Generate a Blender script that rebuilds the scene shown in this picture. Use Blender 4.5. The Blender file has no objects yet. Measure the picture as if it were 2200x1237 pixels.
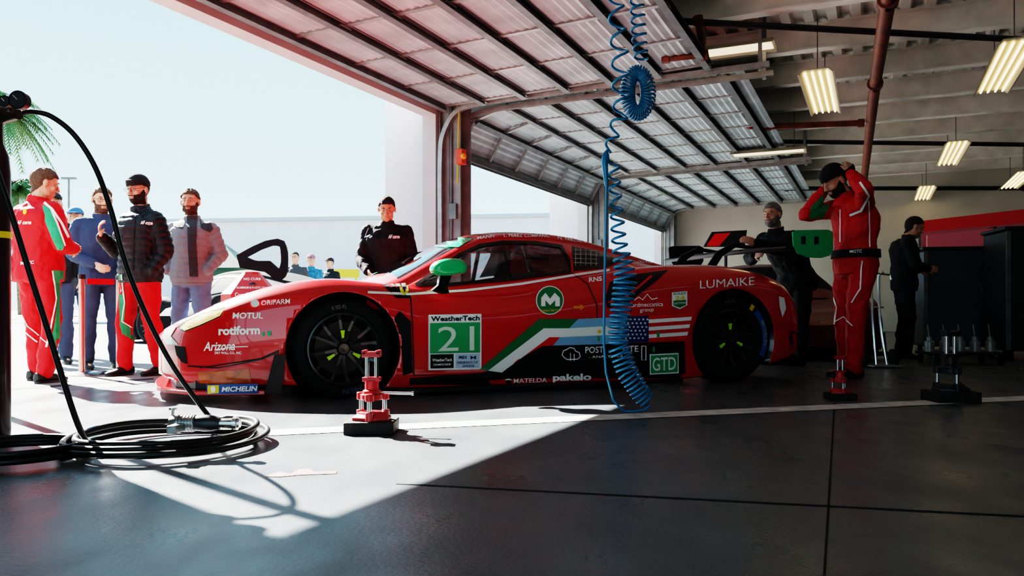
import bpy, bmesh, math, random
from mathutils import Vector, Matrix, noise as mnoise
from mathutils.bvhtree import BVHTree
random.seed(7)
F=1711.;H=.6;CX=1100.;YH=660.
CAM=Vector((0,0,H))
def P(px,py,Y): return Vector(((px-CX)/F*Y,Y,H-(py-YH)/F*Y))
def G(px,py,z=0.): return P(px,py,(H-z)*F/(py-YH))
def ZP(px,py,z): return P(px,py,(z-H)*F/(YH-py))
scene=bpy.context.scene
try:
    scene.view_settings.view_transform='Filmic';scene.view_settings.look='Very High Contrast';scene.view_settings.exposure=.45
except Exception as ex_: print(ex_)
# ---------- materials
MATS={}
def mat(name,col,rough=.5,metal=0.,noise=.0,nscale=8.,bump=0.,bscale=30.,coat=0.,emit=0.,spec=.5):
    if name in MATS: return MATS[name]
    m=bpy.data.materials.new(name);m.use_nodes=True
    nt=m.node_tree;b=nt.nodes['Principled BSDF']
    b.inputs['Base Color'].default_value=(*col,1)
    b.inputs['Roughness'].default_value=rough;b.inputs['Metallic'].default_value=metal
    b.inputs['Coat Weight'].default_value=coat;b.inputs['Coat Roughness'].default_value=.04
    b.inputs['Specular IOR Level'].default_value=spec
    if emit>0:
        b.inputs['Emission Color'].default_value=(*col,1);b.inputs['Emission Strength'].default_value=emit
    tc=nt.nodes.new('ShaderNodeTexCoord')
    if noise>0:
        n=nt.nodes.new('ShaderNodeTexNoise');n.inputs['Scale'].default_value=nscale;n.inputs['Detail'].default_value=5
        nt.links.new(tc.outputs['Object'],n.inputs['Vector'])
        r=nt.nodes.new('ShaderNodeValToRGB')
        r.color_ramp.elements[0].position=.3;r.color_ramp.elements[1].position=.7
        r.color_ramp.elements[0].color=(*[c*(1-noise) for c in col],1)
        r.color_ramp.elements[1].color=(*[min(1,c*(1+noise)) for c in col],1)
        nt.links.new(n.outputs['Fac'],r.inputs['Fac']);nt.links.new(r.outputs['Color'],b.inputs['Base Color'])
    if bump>0:
        n2=nt.nodes.new('ShaderNodeTexNoise');n2.inputs['Scale'].default_value=bscale;n2.inputs['Detail'].default_value=4
        nt.links.new(tc.outputs['Object'],n2.inputs['Vector'])
        bp=nt.nodes.new('ShaderNodeBump');bp.inputs['Strength'].default_value=bump;bp.inputs['Distance'].default_value=.02
        nt.links.new(n2.outputs['Fac'],bp.inputs['Height']);nt.links.new(bp.outputs['Normal'],b.inputs['Normal'])
    MATS[name]=m;return m
def glassmat(name,tint,refl,gloss):
    m=bpy.data.materials.new(name);m.use_nodes=True;nt=m.node_tree;nt.nodes.clear()
    o=nt.nodes.new('ShaderNodeOutputMaterial');t=nt.nodes.new('ShaderNodeBsdfTransparent');g=nt.nodes.new('ShaderNodeBsdfGlossy')
    t.inputs['Color'].default_value=(*tint,1);g.inputs['Color'].default_value=(*gloss,1);g.inputs['Roughness'].default_value=.03
    mx=nt.nodes.new('ShaderNodeMixShader');lw=nt.nodes.new('ShaderNodeLayerWeight');lw.inputs['Blend'].default_value=refl
    nt.links.new(lw.outputs['Facing'],mx.inputs[0]);nt.links.new(t.outputs[0],mx.inputs[1]);nt.links.new(g.outputs[0],mx.inputs[2]);nt.links.new(mx.outputs[0],o.inputs['Surface'])
    return m
RED=mat('car_red_paint',(.64,.005,.009),.28,0,.04,3,coat=1.)
BLK=mat('black_gloss',(.008,.008,.009),.25,0,.1,5,coat=.4)
CARB=mat('carbon_black',(.013,.013,.015),.4,0,.3,60)
RUB=mat('tyre_rubber',(.010,.010,.011),.75,0,.25,20,bump=.1,spec=.3)
WHT=mat('decal_white',(.95,.95,.93),.4)
LGRY=mat('decal_grey',(.4,.4,.4),.4)
DGRN=mat('decal_green',(.01,.20,.07),.35,coat=.5)
BGRN=mat('bright_green',(.0,.48,.18),.3,coat=.8)
PGRN=mat('panel_green',(.02,.38,.15),.4)
LBLU=mat('light_blue',(.26,.50,.72),.35,coat=.3)
NAVY=mat('navy_decal',(.01,.04,.18),.4)
DRED=mat('decal_red',(.75,.01,.012),.35)
YEL=mat('decal_yellow',(.85,.6,.02),.4)
ORG=mat('orange',(.8,.25,.02),.45)
MBLU=mat('tyre_blue',(.02,.12,.36),.4)
NEON=mat('neon_green',(.5,.85,.03),.4)
TLET=mat('tyre_print',(.10,.16,.25),.6)
GLS=glassmat('window_glass',(.62,.65,.65),.2,(.8,.85,.9))
WSG=glassmat('windscreen_glass',(.42,.50,.54),.62,(.8,.92,1.))
GOLD=mat('headlight_amber',(.95,.66,.28),.12,.3,.45,9,coat=1.,emit=.6)  # gold tint and emission stand in for sun reflected on the headlight
STL=mat('chrome_steel',(.6,.6,.6),.22,1.,.1,20)
GST=mat('grey_steel',(.15,.155,.16),.5,.4,.25,6)
RAIL=mat('galvanised_steel',(.33,.33,.32),.45,.5,.2,10)
PANEL=mat('door_sheet',(.40,.46,.48),.55,.1,.22,2.5,bump=.1,bscale=6)
PIPE=mat('red_brown_pipe',(.17,.045,.025),.5,0,.35,7)
DPIPE=mat('dark_pipe',(.04,.035,.04),.5,.2,.2,7)
CEIL=mat('ceiling_paint',(.78,.76,.70),.6,0,.10,3)
BEAM=mat('beam_paint',(.80,.77,.70),.55,0,.12,4)
WALLM=mat('wall_paint',(.46,.43,.37),.8,0,.06,2)
WPAINT=mat('white_exterior',(.62,.63,.68),.7,0,.04,1.5)
DARK=mat('dark_void',(.008,.008,.008),.8)
SKIN=mat('skin',(.56,.29,.20),.5,0,.08,12)
SKIN2=mat('skin_tan',(.48,.26,.17),.5,0,.08,12)
HBRN=mat('hair_brown',(.075,.038,.02),.8,0,.4,80,bump=.6,bscale=120)
HBLK=mat('hair_black',(.02,.015,.012),.8,0,.4,80,bump=.6,bscale=120)
HGRY=mat('hair_grey',(.20,.19,.18),.8,0,.4,80,bump=.6,bscale=120)
KNIT=mat('black_knit',(.012,.012,.014),.9,0,.3,60,bump=.6,bscale=120)
BCLO=mat('black_cloth',(.010,.011,.014),.75,0,.15,20,bump=.5,bscale=14,spec=.3)
BPUF=mat('black_puffer',(.012,.013,.016),.55,0,.1,20,bump=.25,bscale=16,spec=.35)
NCLO=mat('navy_cloth',(.014,.030,.075),.8,0,.08,20,bump=.4,bscale=14)
GCLO=mat('grey_puffer',(.19,.19,.205),.65,0,.06,20,bump=.25,bscale=12)
DGCL=mat('charcoal_cloth',(.04,.042,.048),.8,0,.1,20,bump=.3)
JEAN=mat('blue_denim',(.13,.20,.31),.85,0,.08,22,bump=.4,bscale=12)
DJEAN=mat('dark_denim',(.025,.04,.08),.85,0,.08,22,bump=.4,bscale=12)
RSUIT=mat('red_race_suit',(.56,.008,.013),.65,0,.06,9,bump=.7,bscale=11,spec=.3)
GSUIT=mat('green_suit',(.015,.26,.11),.6,0,.1,9)
SHOE=mat('black_shoe',(.012,.012,.013),.6,0,.2,20)
SOLE=mat('pale_sole',(.5,.5,.5),.7)
EYEW=mat('eye_white',(.5,.46,.43),.3)
BHOSE=mat('blue_hose',(.0,.19,.36),.3,0,.1,10,coat=.4)
KHOSE=mat('black_hose',(.010,.010,.010),.4,0,.3,8)
JRED=mat('stand_red',(.45,.015,.02),.35,0,.15,10,coat=.4)
# ---------- mesh helpers
def link(o): scene.collection.objects.link(o);return o
def thing(name,label,cat,base=(0,0,0),rot=0.,group=None):
    e=bpy.data.objects.new(name,None);e.empty_display_size=.1
    e.location=base;e.rotation_euler=(0,0,rot)
    e['label']=label;e['category']=cat
    if group:e['group']=group
    return link(e)
def subthing(name,base,parent):
    e=bpy.data.objects.new(name,None);e.empty_display_size=.1;e.location=base;link(e);return par(e,parent)
def tag(o,label,cat,group=None):
    o['label']=label;o['category']=cat
    if group:o['group']=group
    return o
def mw(o):
    B=Matrix.Translation(o.location)@o.rotation_euler.to_matrix().to_4x4()@Matrix.Diagonal((*o.scale,1))
    return mw(o.parent)@o.matrix_parent_inverse@B if o.parent else B
def par(o,p,world=True):
    o.parent=p
    o.matrix_parent_inverse=mw(p).inverted() if world else Matrix.Identity(4)
    return o
def fin(bm,name,m,parent=None,smooth=True,world=True,bev=0.,ang=None):
    me=bpy.data.meshes.new(name)
    bmesh.ops.recalc_face_normals(bm,faces=bm.faces)
    bm.to_mesh(me);bm.free()
    ms=m if isinstance(m,(list,tuple)) else [m]
    for x in ms: me.materials.append(x)
    if smooth:
        me.polygons.foreach_set('use_smooth',[True]*len(me.polygons))
        try: me.set_sharp_from_angle(angle=math.radians(ang or 40))
        except: pass
    o=bpy.data.objects.new(name,me);link(o)
    if bev>0:
        b=o.modifiers.new('b','BEVEL');b.width=bev;b.segments=2;b.limit_method='ANGLE'
    if parent: par(o,parent,world)
    return o
def frame(d):
    d=d.normalized();a=Vector((0,0,1)) if abs(d.z)<.9 else Vector((1,0,0))
    x=d.cross(a).normalized();return x,d.cross(x).normalized()
def loft(bm,rings,closed=True,caps=True):
    vs=[[bm.verts.new(p) for p in r] for r in rings];n=len(rings[0])
    for a,b in zip(vs[:-1],vs[1:]):
        for i in range(n if closed else n-1):
            j=(i+1)%n
            try:bm.faces.new((a[i],a[j],b[j],b[i]))
            except:pass
    if caps:
        for r in (vs[0],vs[-1]):
            try:bm.faces.new(r)
            except:pass
    return vs
def tube(bm,pts,rad,seg=12,caps=True,round_=False):
    pts=[Vector(p) for p in pts]
    if not isinstance(rad,(list,tuple)): rad=[rad]*len(pts)
    if round_:
        d0=(pts[0]-pts[1]).normalized();d1=(pts[-1]-pts[-2]).normalized();P0=[];R0=[];P1=[];R1=[]
        for k in (80,55,28):
            a=math.radians(k);P0.append(pts[0]+d0*rad[0]*math.sin(a));R0.append(rad[0]*math.cos(a))
        for k in (28,55,80):
            a=math.radians(k);P1.append(pts[-1]+d1*rad[-1]*math.sin(a));R1.append(rad[-1]*math.cos(a))
        pts=P0+pts+P1;rad=R0+list(rad)+R1
    rings=[];x=None
    for i,p in enumerate(pts):
        d=(pts[min(i+1,len(pts)-1)]-pts[max(i-1,0)])
        if d.length<1e-7:d=Vector((0,0,1))
        d.normalize()
        if x is None:x,y=frame(d)
        else:
            x=(x-d*x.dot(d))
            if x.length<1e-5:x,_=frame(d)
            x.normalize();y=d.cross(x).normalized()
        rings.append([p+(x*math.cos(2*math.pi*k/seg)+y*math.sin(2*math.pi*k/seg))*rad[i] for k in range(seg)])
    loft(bm,rings,True,caps)
def box(bm,c,sx,sy,sz,X=Vector((1,0,0)),Y=Vector((0,1,0)),Z=Vector((0,0,1))):
    c=Vector(c);v=[]
    for k in (-1,1):
        for a,b in((-1,-1),(1,-1),(1,1),(-1,1)):
            v.append(bm.verts.new(c+X*a*sx/2+Y*b*sy/2+Z*k*sz/2))
    for f in((0,3,2,1),(4,5,6,7),(0,1,5,4),(1,2,6,5),(2,3,7,6),(3,0,4,7)): bm.faces.new([v[i] for i in f])
def ell(bm,c,r,M=None,u=20,v=14):
    M2=Matrix.Translation(Vector(c))@Matrix.Diagonal((*r,1))
    if M is not None: M2=M@M2
    bmesh.ops.create_uvsphere(bm,u_segments=u,v_segments=v,radius=1,matrix=M2)
def lathe(bm,prof,fn,seg=32,caps=False):
    loft(bm,[[fn(a,r,2*math.pi*k/seg) for k in range(seg)] for a,r in prof],True,caps)
def extr(bm,pts,off):
    a=[bm.verts.new(p) for p in pts];b=[bm.verts.new(Vector(p)+off) for p in pts];n=len(pts)
    bm.faces.new(a);bm.faces.new(b[::-1])
    for i in range(n):bm.faces.new((a[i],b[i],b[(i+1)%n],a[(i+1)%n]))
def evalmesh(o):
    bpy.context.view_layer.update()
    return bpy.data.meshes.new_from_object(o.evaluated_get(bpy.context.evaluated_depsgraph_get()))
def bake(o):
    me=evalmesh(o);o.modifiers.clear();o.data=me;return o
TEX=bpy.data.textures.new('folds','CLOUDS');TEX.noise_scale=.10
def remesh(bm,name,m,voxel,parent,sm=3,disp=0.,post=None):
    o=fin(bm,name,m,None)
    r=o.modifiers.new('r','REMESH');r.mode='VOXEL';r.voxel_size=voxel;r.use_smooth_shade=True
    if disp>0:
        d=o.modifiers.new('d','DISPLACE');d.texture=TEX;d.strength=disp;d.texture_coords='LOCAL';d.mid_level=.5
    if sm:
        s=o.modifiers.new('s','SMOOTH');s.iterations=sm;s.factor=.5
    bake(o)
    if post: post(o.data)
    o.data.polygons.foreach_set('use_smooth',[True]*len(o.data.polygons))
    if parent: par(o,parent)
    return o
def curve(name,pts,r,m,parent=None,res=3):
    cu=bpy.data.curves.new(name,'CURVE');cu.dimensions='3D';cu.bevel_depth=r;cu.bevel_resolution=res
    s=cu.splines.new('POLY');s.points.add(len(pts)-1)
    for i,p in enumerate(pts): s.points[i].co=(*p,1)
    s.use_smooth=True;cu.use_fill_caps=True
    cu.materials.append(m);o=bpy.data.objects.new(name,cu)
    me=bpy.data.meshes.new_from_object(o);bpy.data.objects.remove(o)
    o=bpy.data.objects.new(name,me);link(o)
    if len(me.materials)==0: me.materials.append(m)
    if parent:par(o,parent)
    return o
def cat(pts,n=8):
    pts=[Vector(p) for p in pts];out=[]
    for i in range(len(pts)-1):
        p0=pts[max(i-1,0)];p1=pts[i];p2=pts[i+1];p3=pts[min(i+2,len(pts)-1)]
        for k in range(n):
            t=k/n;out.append(.5*((2*p1)+(p2-p0)*t+(2*p0-5*p1+4*p2-p3)*t*t+(3*p1-p0-3*p2+p3)*t**3))
    out.append(pts[-1]);return out
def ip(K,V,u):
    if u<=K[0]:return V[0]
    if u>=K[-1]:return V[-1]
    i=max(j for j in range(len(K)) if K[j]<=u);i=min(i,len(K)-2)
    h=K[i+1]-K[i];t=(u-K[i])/h
    def sl(j):
        if j==0:return (V[1]-V[0])/(K[1]-K[0])
        if j==len(K)-1:return (V[-1]-V[-2])/(K[-1]-K[-2])
        return (V[j+1]-V[j-1])/(K[j+1]-K[j-1])
    m0=sl(i)*h;m1=sl(i+1)*h
    return (2*t**3-3*t*t+1)*V[i]+(t**3-2*t*t+t)*m0+(-2*t**3+3*t*t)*V[i+1]+(t**3-t*t)*m1
# ---------- decals: flat shapes laid on the real surface they belong to
def bvh_of(objs):
    vs=[];fs=[]
    for o in objs:
        n=len(vs);vs+= [v.co.copy() for v in o.data.vertices];fs+=[[i+n for i in p.vertices] for p in o.data.polygons]
    return BVHTree.FromPolygons(vs,fs)
class Decal:
    def __init__(s,bvh): s.b=bvh
    def proj(s,bm,off):
        kill=[]
        for v in bm.verts:
            d=Vector(((v.co.x-CX)/F,1,-(v.co.y-YH)/F)).normalized()
            loc,nr,_,_=s.b.ray_cast(CAM,d)
            if loc is None: kill.append(v);continue
            if nr.dot(d)>0:nr=-nr
            v.co=loc+nr*off-d*off*.4
        bmesh.ops.delete(bm,geom=kill,context='VERTS')
        big=[e for e in bm.edges if e.calc_length()>.25]
        if big: bmesh.ops.delete(bm,geom=big,context='EDGES')
    def poly(s,polys,m,name,parent,off=.003,g=12,lines=()):
        bm=bmesh.new()
        for q in polys:
            try:bm.faces.new([bm.verts.new((x,y,0)) for x,y in q])
            except:pass
        for pts,w in lines:
            pr=None
            for i,(x,y) in enumerate(pts):
                a=pts[max(i-1,0)];b=pts[min(i+1,len(pts)-1)]
                dx,dy=b[0]-a[0],b[1]-a[1];L=math.hypot(dx,dy) or 1
                nx,ny=-dy/L*w/2,dx/L*w/2
                cur=(bm.verts.new((x+nx,y+ny,0)),bm.verts.new((x-nx,y-ny,0)))
                if pr: bm.faces.new((pr[0],pr[1],cur[1],cur[0]))
                pr=cur
        s.grid(bm,g);s.proj(bm,off)
        return fin(bm,name,m,parent,smooth=False)
    def grid(s,bm,g):
        if not bm.verts:return
        xs=[v.co.x for v in bm.verts];ys=[v.co.y for v in bm.verts]
        for ax,lo,hi in((0,min(xs),max(xs)),(1,min(ys),max(ys))):
            k=math.ceil(lo/g)*g
            while k<hi:
                co=Vector((k,0,0)) if ax==0 else Vector((0,k,0));no=Vector((1,0,0)) if ax==0 else Vector((0,1,0))
                bmesh.ops.bisect_plane(bm,geom=bm.verts[:]+bm.edges[:]+bm.faces[:],plane_co=co,plane_no=no,dist=1e-4)
                k+=g
    def text(s,items,m,name,parent,off=.005,g=25):
        for it in items:
            bm=bmesh.new()
            txt,p0,p1,h=it[:4];shear=it[4] if len(it)>4 else 0;bold=it[5] if len(it)>5 else .015
            tm=textmesh(txt,bold);xs=[v.co.x for v in tm.vertices]
            x0,x1=min(xs),max(xs)
            mp=[]
            for v in tm.vertices:
                a=(v.co.x-x0)/(x1-x0);b=v.co.y/.69
                mp.append(bm.verts.new((p0[0]+(p1[0]-p0[0])*a+b*h*shear,p0[1]+(p1[1]-p0[1])*a-b*h,0)))
            for pl in tm.polygons:
                try:bm.faces.new([mp[i] for i in pl.vertices])
                except:pass
            s.grid(bm,g);s.proj(bm,off)
            fin(bm,name,m,parent,smooth=False)
TC={}
def textmesh(txt,bold=.015):
    if (txt,bold) in TC:return TC[(txt,bold)]
    cu=bpy.data.curves.new('t','FONT');cu.body=txt;cu.offset=bold;cu.resolution_u=3
    o=bpy.data.objects.new('t',cu);link(o)
    me=bpy.data.meshes.new_from_object(o)
    bpy.data.objects.remove(o);TC[(txt,bold)]=me;return me
def star(x,y,r,n=5):
    return [(x+(r if i%2==0 else r*.42)*math.sin(math.pi*i/n),y-(r if i%2==0 else r*.42)*math.cos(math.pi*i/n)) for i in range(2*n)]
def circ(x,y,rx,ry=None,n=28):
    ry=ry or rx;return [(x+rx*math.cos(2*math.pi*i/n),y+ry*math.sin(2*math.pi*i/n)) for i in range(n)]
def inside(q,x,y):
    c=False;n=len(q)
    for i in range(n):
        x1,y1=q[i];x2,y2=q[(i+1)%n]
        if (y1>y)!=(y2>y) and x<(x2-x1)*(y-y1)/(y2-y1)+x1:c=not c
    return c
# ---------- garage frame
wd=Vector((.4147,.910,0)).normalized();nd=Vector((wd.y,-wd.x,0));C0=Vector((-.982,10.5,0))
ZU=Vector((0,0,1))
def W(t,s,z=0.): return C0+wd*t+nd*s+ZU*z
def wbox(bm,t0,t1,s0,s1,z0,z1):
    box(bm,W((t0+t1)/2,(s0+s1)/2,(z0+z1)/2),abs(t1-t0),abs(s1-s0),abs(z1-z0),wd,nd,ZU)
def struct(o):o['kind']='structure';return o
HD=3.13;CZ=4.05;T1=12.9;TN=-12.;SR=14.
def floor_mat():
    m=mat('garage_floor',(.15,.165,.18),.4,spec=.42)
    nt=m.node_tree;b=nt.nodes['Principled BSDF'];tc=nt.nodes.new('ShaderNodeTexCoord')
    def noise(sc,det=6,sx=(1,1,1)):
        mp=nt.nodes.new('ShaderNodeMapping');mp.inputs['Scale'].default_value=sx
        n=nt.nodes.new('ShaderNodeTexNoise');n.inputs['Scale'].default_value=sc;n.inputs['Detail'].default_value=det
        nt.links.new(tc.outputs['Object'],mp.inputs['Vector']);nt.links.new(mp.outputs['Vector'],n.inputs['Vector']);return n
    n1=noise(1.6,10);r=nt.nodes.new('ShaderNodeValToRGB')
    r.color_ramp.elements[0].position=.25;r.color_ramp.elements[0].color=(.085,.100,.110,1)
    r.color_ramp.elements[1].position=.75;r.color_ramp.elements[1].color=(.145,.160,.168,1)
    nt.links.new(n1.outputs['Fac'],r.inputs['Fac']);nt.links.new(r.outputs['Color'],b.inputs['Base Color'])
    n2=noise(4,11,(1,.5,1));r2=nt.nodes.new('ShaderNodeMapRange');r2.inputs['To Min'].default_value=.24;r2.inputs['To Max'].default_value=.42
    r2.inputs['From Min'].default_value=.3;r2.inputs['From Max'].default_value=.7
    nt.links.new(n2.outputs['Fac'],r2.inputs['Value']);nt.links.new(r2.outputs['Result'],b.inputs['Roughness'])
    n3=noise(60,5);bp=nt.nodes.new('ShaderNodeBump');bp.inputs['Strength'].default_value=.12;bp.inputs['Distance'].default_value=.01
    nt.links.new(n3.outputs['Fac'],bp.inputs['Height']);nt.links.new(bp.outputs['Normal'],b.inputs['Normal'])
    return m
FLM=floor_mat()
bm=bmesh.new();wbox(bm,TN,T1,0,SR,-.1,0);struct(fin(bm,'floor',FLM,smooth=False))
GRD=mat('outdoor_concrete',(.24,.225,.21),.85,0,.16,.8,bump=.1)
bm=bmesh.new();wbox(bm,-60,120,-140,0,-.1,0);wbox(bm,-60,TN,0,60,-.1,0);struct(fin(bm,'floor_outdoor_ground',GRD,smooth=False))
def strip(pts,z=.003):
    bm=bmesh.new();bm.faces.new([bm.verts.new(G(x,y)+ZU*z) for x,y in pts]);return bm
struct(fin(strip([(560,937),(2200,861),(2200,851),(575,924)]),'trim_1',mat('white_floor_paint',(.6,.6,.57),.6,0,.25,9),smooth=False))
JNT=mat('floor_joint',(.01,.01,.012),.8)
struct(fin(strip([(1791,866),(1795,866),(1774,1237),(1768,1237)],.002),'trim_2',JNT,smooth=False))
struct(fin(strip([(850,1038),(2200,1108),(2200,1111),(850,1040)],.002),'trim_3',JNT,smooth=False))
struct(fin(strip([(0,836),(330,812),(330,815),(0,840)],.002),'trim_4',JNT,smooth=False))
SCF=mat('faded_red_paint',(.24,.12,.10),.6,0,.3,40)
bm=bmesh.new()
for q in([(568,1024),(600,1014),(625,1018),(640,1009),(664,1007),(676,1014),(725,1012),(722,1018),(690,1019),(640,1021),(600,1025)],):
    bm.faces.new([bm.verts.new(G(x,y)+ZU*.002) for x,y in q])
struct(fin(bm,'trim_5',SCF,smooth=False))
# walls
bm=bmesh.new()
wbox(bm,TN,-6.18,-.2,0,0,CZ);wbox(bm,-6.18,T1,-.2,0,HD,CZ)
for a in(-.05,6.0,12.1): wbox(bm,a,a+.32,-.2,0,0,HD)
wbox(bm,12.42,T1,-.2,0,0,HD)
struct(fin(bm,'wall_front',mat('pink_white_wall',(.52,.50,.50),.7,0,.06,2),smooth=False))
bm=bmesh.new();wbox(bm,T1,T1+.2,-.2,SR,0,CZ);struct(fin(bm,'wall_back',WALLM,smooth=False))
GWALL=mat('shade_wall',(.3,.3,.29),.9)  # even grey for the right and near walls
bm=bmesh.new();wbox(bm,TN,T1,SR,SR+.2,0,CZ);struct(fin(bm,'wall_right',GWALL,smooth=False))
bm=bmesh.new();wbox(bm,TN-.2,TN,-.2,SR,3.3,CZ)
for s,w_ in((-.2,2.6),(7.6,6.5)): wbox(bm,TN-.2,TN,s,s+w_,0,3.3)  # gap added in this unseen wall, sized to light the car's side
struct(fin(bm,'wall_near',GWALL,smooth=False))
for i,t in enumerate((0.05,6.1)):
    bm=bmesh.new();wbox(bm,t,t+.25,-.85,-.2,0,3.9);struct(fin(bm,'wall_fin_%s'%('near','far')[i],WPAINT,smooth=False))
bm=bmesh.new();pit=.26;ns=int(SR/pit);prof=[]
for i in range(ns+1):
    s0=i*pit-.2
    prof+= [(s0,CZ),(s0+.10,CZ),(s0+.13,CZ+.07),(s0+.23,CZ+.07)]
a=[bm.verts.new(W(TN,s,z)) for s,z in prof];b=[bm.verts.new(W(T1,s,z)) for s,z in prof]
for i in range(len(a)-1): bm.faces.new((a[i],a[i+1],b[i+1],b[i]))
o=struct(fin(bm,'ceiling',CEIL,smooth=False));sm=o.modifiers.new('s','SOLIDIFY');sm.thickness=.08;sm.offset=1
for t in(-4.8,-3.3,-1.8,-.3,1.2,2.7,4.2,5.7,7.2,8.7,10.2,11.7):
    bm=bmesh.new();wbox(bm,t,t+.02,0,SR,CZ-.30,CZ);wbox(bm,t-.07,t+.09,0,SR,CZ-.32,CZ-.30);wbox(bm,t-.07,t+.09,0,SR,CZ-.02,CZ)
    tag(fin(bm,'ceiling_beam',BEAM,smooth=False),'cream-painted steel I-beam under the corrugated roof deck','beam','roof beams')
bm=bmesh.new();s=9.2;wbox(bm,TN,T1,s,s+.03,CZ-.58,CZ-.32);wbox(bm,TN,T1,s-.08,s+.11,CZ-.60,CZ-.57)
tag(fin(bm,'roof_girder',BEAM,smooth=False),'cream-painted steel girder carrying the roof beams','beam')
# ---------- overhead doors
def door(idx,t0,t1,prof,label):
    e=thing('door_%d'%idx,label,'garage door',W((t0+t1)/2,0,HD));e['kind']='structure'
    bm=bmesh.new();fine=[]
    for (a,b) in zip(prof[:-1],prof[1:]):
        L=math.hypot(b[0]-a[0],b[1]-a[1]);dx,dz=(b[0]-a[0])/L,(b[1]-a[1])/L;n=max(2,int(L/.09))
        for i in range(n):
            f=i/n
            fine.append((a[0]+(b[0]-a[0])*f,a[1]+(b[1]-a[1])*f,-dz,dx,0))
            f=(i+.6)/n;fine.append((a[0]+(b[0]-a[0])*f,a[1]+(b[1]-a[1])*f,-dz,dx,.014 if i%6 else .03))
    r0=[W(t0,s+nx*k,z+nz*k) for s,z,nx,nz,k in fine];r1=[W(t1,s+nx*k,z+nz*k) for s,z,nx,nz,k in fine]
    loft(bm,[r0,r1],False,False)
    o=fin(bm,'door_panel',PANEL,e,smooth=False);sd=o.modifiers.new('s','SOLIDIFY');sd.thickness=.02
    pts=[]
    total=sum(math.hypot(b[0]-a[0],b[1]-a[1]) for a,b in zip(prof[:-1],prof[1:]))
    d=.04
    while d<total:
        r=d
        for a,b in zip(prof[:-1],prof[1:]):
            L=math.hypot(b[0]-a[0],b[1]-a[1])
            if r<=L:
                pts.append((a[0]+(b[0]-a[0])*r/L,a[1]+(b[1]-a[1])*r/L,(b[0]-a[0])/L,(b[1]-a[1])/L));break
            r-=L
        d+=.56
    for s,z,dx,dz in pts:
        bm=bmesh.new();A=nd*dx+ZU*dz;N=nd*dz-ZU*dx
        c=W((t0+t1)/2,s,z)+N*.05
        box(bm,c,t1-t0-.04,.012,.08,wd,A,N);box(bm,c+N*.04,t1-t0-.04,.075,.006,wd,A,N);box(bm,c-N*.035,t1-t0-.04,.11,.006,wd,A,N)
        fin(bm,'door_strut',GST,e,smooth=False)
    ns=6
    for q in range(len(pts)-1):
        s0,z0=pts[q][:2];s1,z1=pts[q+1][:2];L=math.hypot(s1-s0,z1-z0);A=(nd*(s1-s0)+ZU*(z1-z0))/L;N=nd*(z1-z0)/L-ZU*(s1-s0)/L
        bm=bmesh.new()
        for j in range(ns+1):
            t=t0+.05+(t1-t0-.1)*j/ns
            box(bm,W(t,(s0+s1)/2,(z0+z1)/2)+N*.018,.06,L,.025,wd,A,N)
            box(bm,W(t,s1,z1)+N*.04,.16,.05,.02,wd,A,N)
        fin(bm,'door_stile',RAIL,e,smooth=False)
    for t in(t0-.04,t1+.04):
        bm=bmesh.new();path=cat([(s,z,0) for s,z in [(.08,0.05),(.08,1.5),(.08,2.5),(.12,2.85),(.3,3.12),(.6,3.2),(1.2,3.22),(2.5,3.24),(4.2,3.26)]],5)
        rr=[]
        for i,p in enumerate(path):
            dd=(path[min(i+1,len(path)-1)]-path[max(i-1,0)]).normalized();N=Vector((dd.y,-dd.x,0))
            ring=[]
            for (x,y) in((-.025,-.03),(.025,-.03),(.025,.03),(.018,.03),(.018,-.023),(-.018,-.023),(-.018,.03),(-.025,.03)):
                q=p+N*y;ring.append(W(t+x,q.x,q.y))
            rr.append(ring)
        loft(bm,rr);fin(bm,'door_track',RAIL,e,smooth=False)
    for s,t in((2.2,t0-.04),(4.1,t0-.04),(2.2,t1+.04),(4.1,t1+.04)):
        bm=bmesh.new();wbox(bm,t-.02,t+.02,s-.02,s+.02,3.2,CZ);fin(bm,'track_hanger',RAIL,e,smooth=False)
    return e
door(1,-6.0,-.1,[(.15,3.22),(3.6,3.34)],'raised sectional garage door with grey steel struts, nearest bay')
pr=[(.06,2.62),(.07,2.78),(.2,3.02),(.42,3.2),(.8,3.28),(3.9,3.34)]
door(2,.35,5.95,pr,'raised sectional garage door curling down over the middle bay')
door(3,6.4,12.05,pr,'raised sectional garage door over the farthest bay')
def column(t,label):
    e=thing('steel_column',label,'column',W(t,.12,0),group='door columns')
    bm=bmesh.new();wbox(bm,t,t+.025,.02,.34,0,3.5);wbox(bm,t+.28,t+.305,.02,.34,0,3.5);wbox(bm,t,t+.3,.17,.19,0,3.5)
    fin(bm,'column_profile',mat('column_grey',(.20,.21,.21),.5,0,.3,5),e,smooth=False)
    bm=bmesh.new();tube(bm,[W(t-.03,.06,0),W(t-.03,.06,3.3)],.016,10);fin(bm,'conduit',mat('rusty_conduit',(.15,.09,.065),.6,.2,.4,8),e)
    bm=bmesh.new();tube(bm,[W(t-.02,.22,1.0),W(t-.02,.22,3.3)],.012,8);fin(bm,'cable',GST,e)
    bm=bmesh.new();wbox(bm,t-.05,t,.2,.3,1.75,1.95);fin(bm,'junction_box',GST,e,smooth=False)
    return e
c1=column(.0,'grey steel I-column with brown conduit and orange alarm box')
column(6.05,'grey steel I-column beside the middle bay opening');column(12.1,'grey steel I-column beside the far bay opening')
bm=bmesh.new();box(bm,W(-.02,.36,2.55),.12,.1,.2,wd,nd);fin(bm,'alarm_box',mat('alarm_red',(.6,.06,.02),.4),c1,bev=.01)
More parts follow.
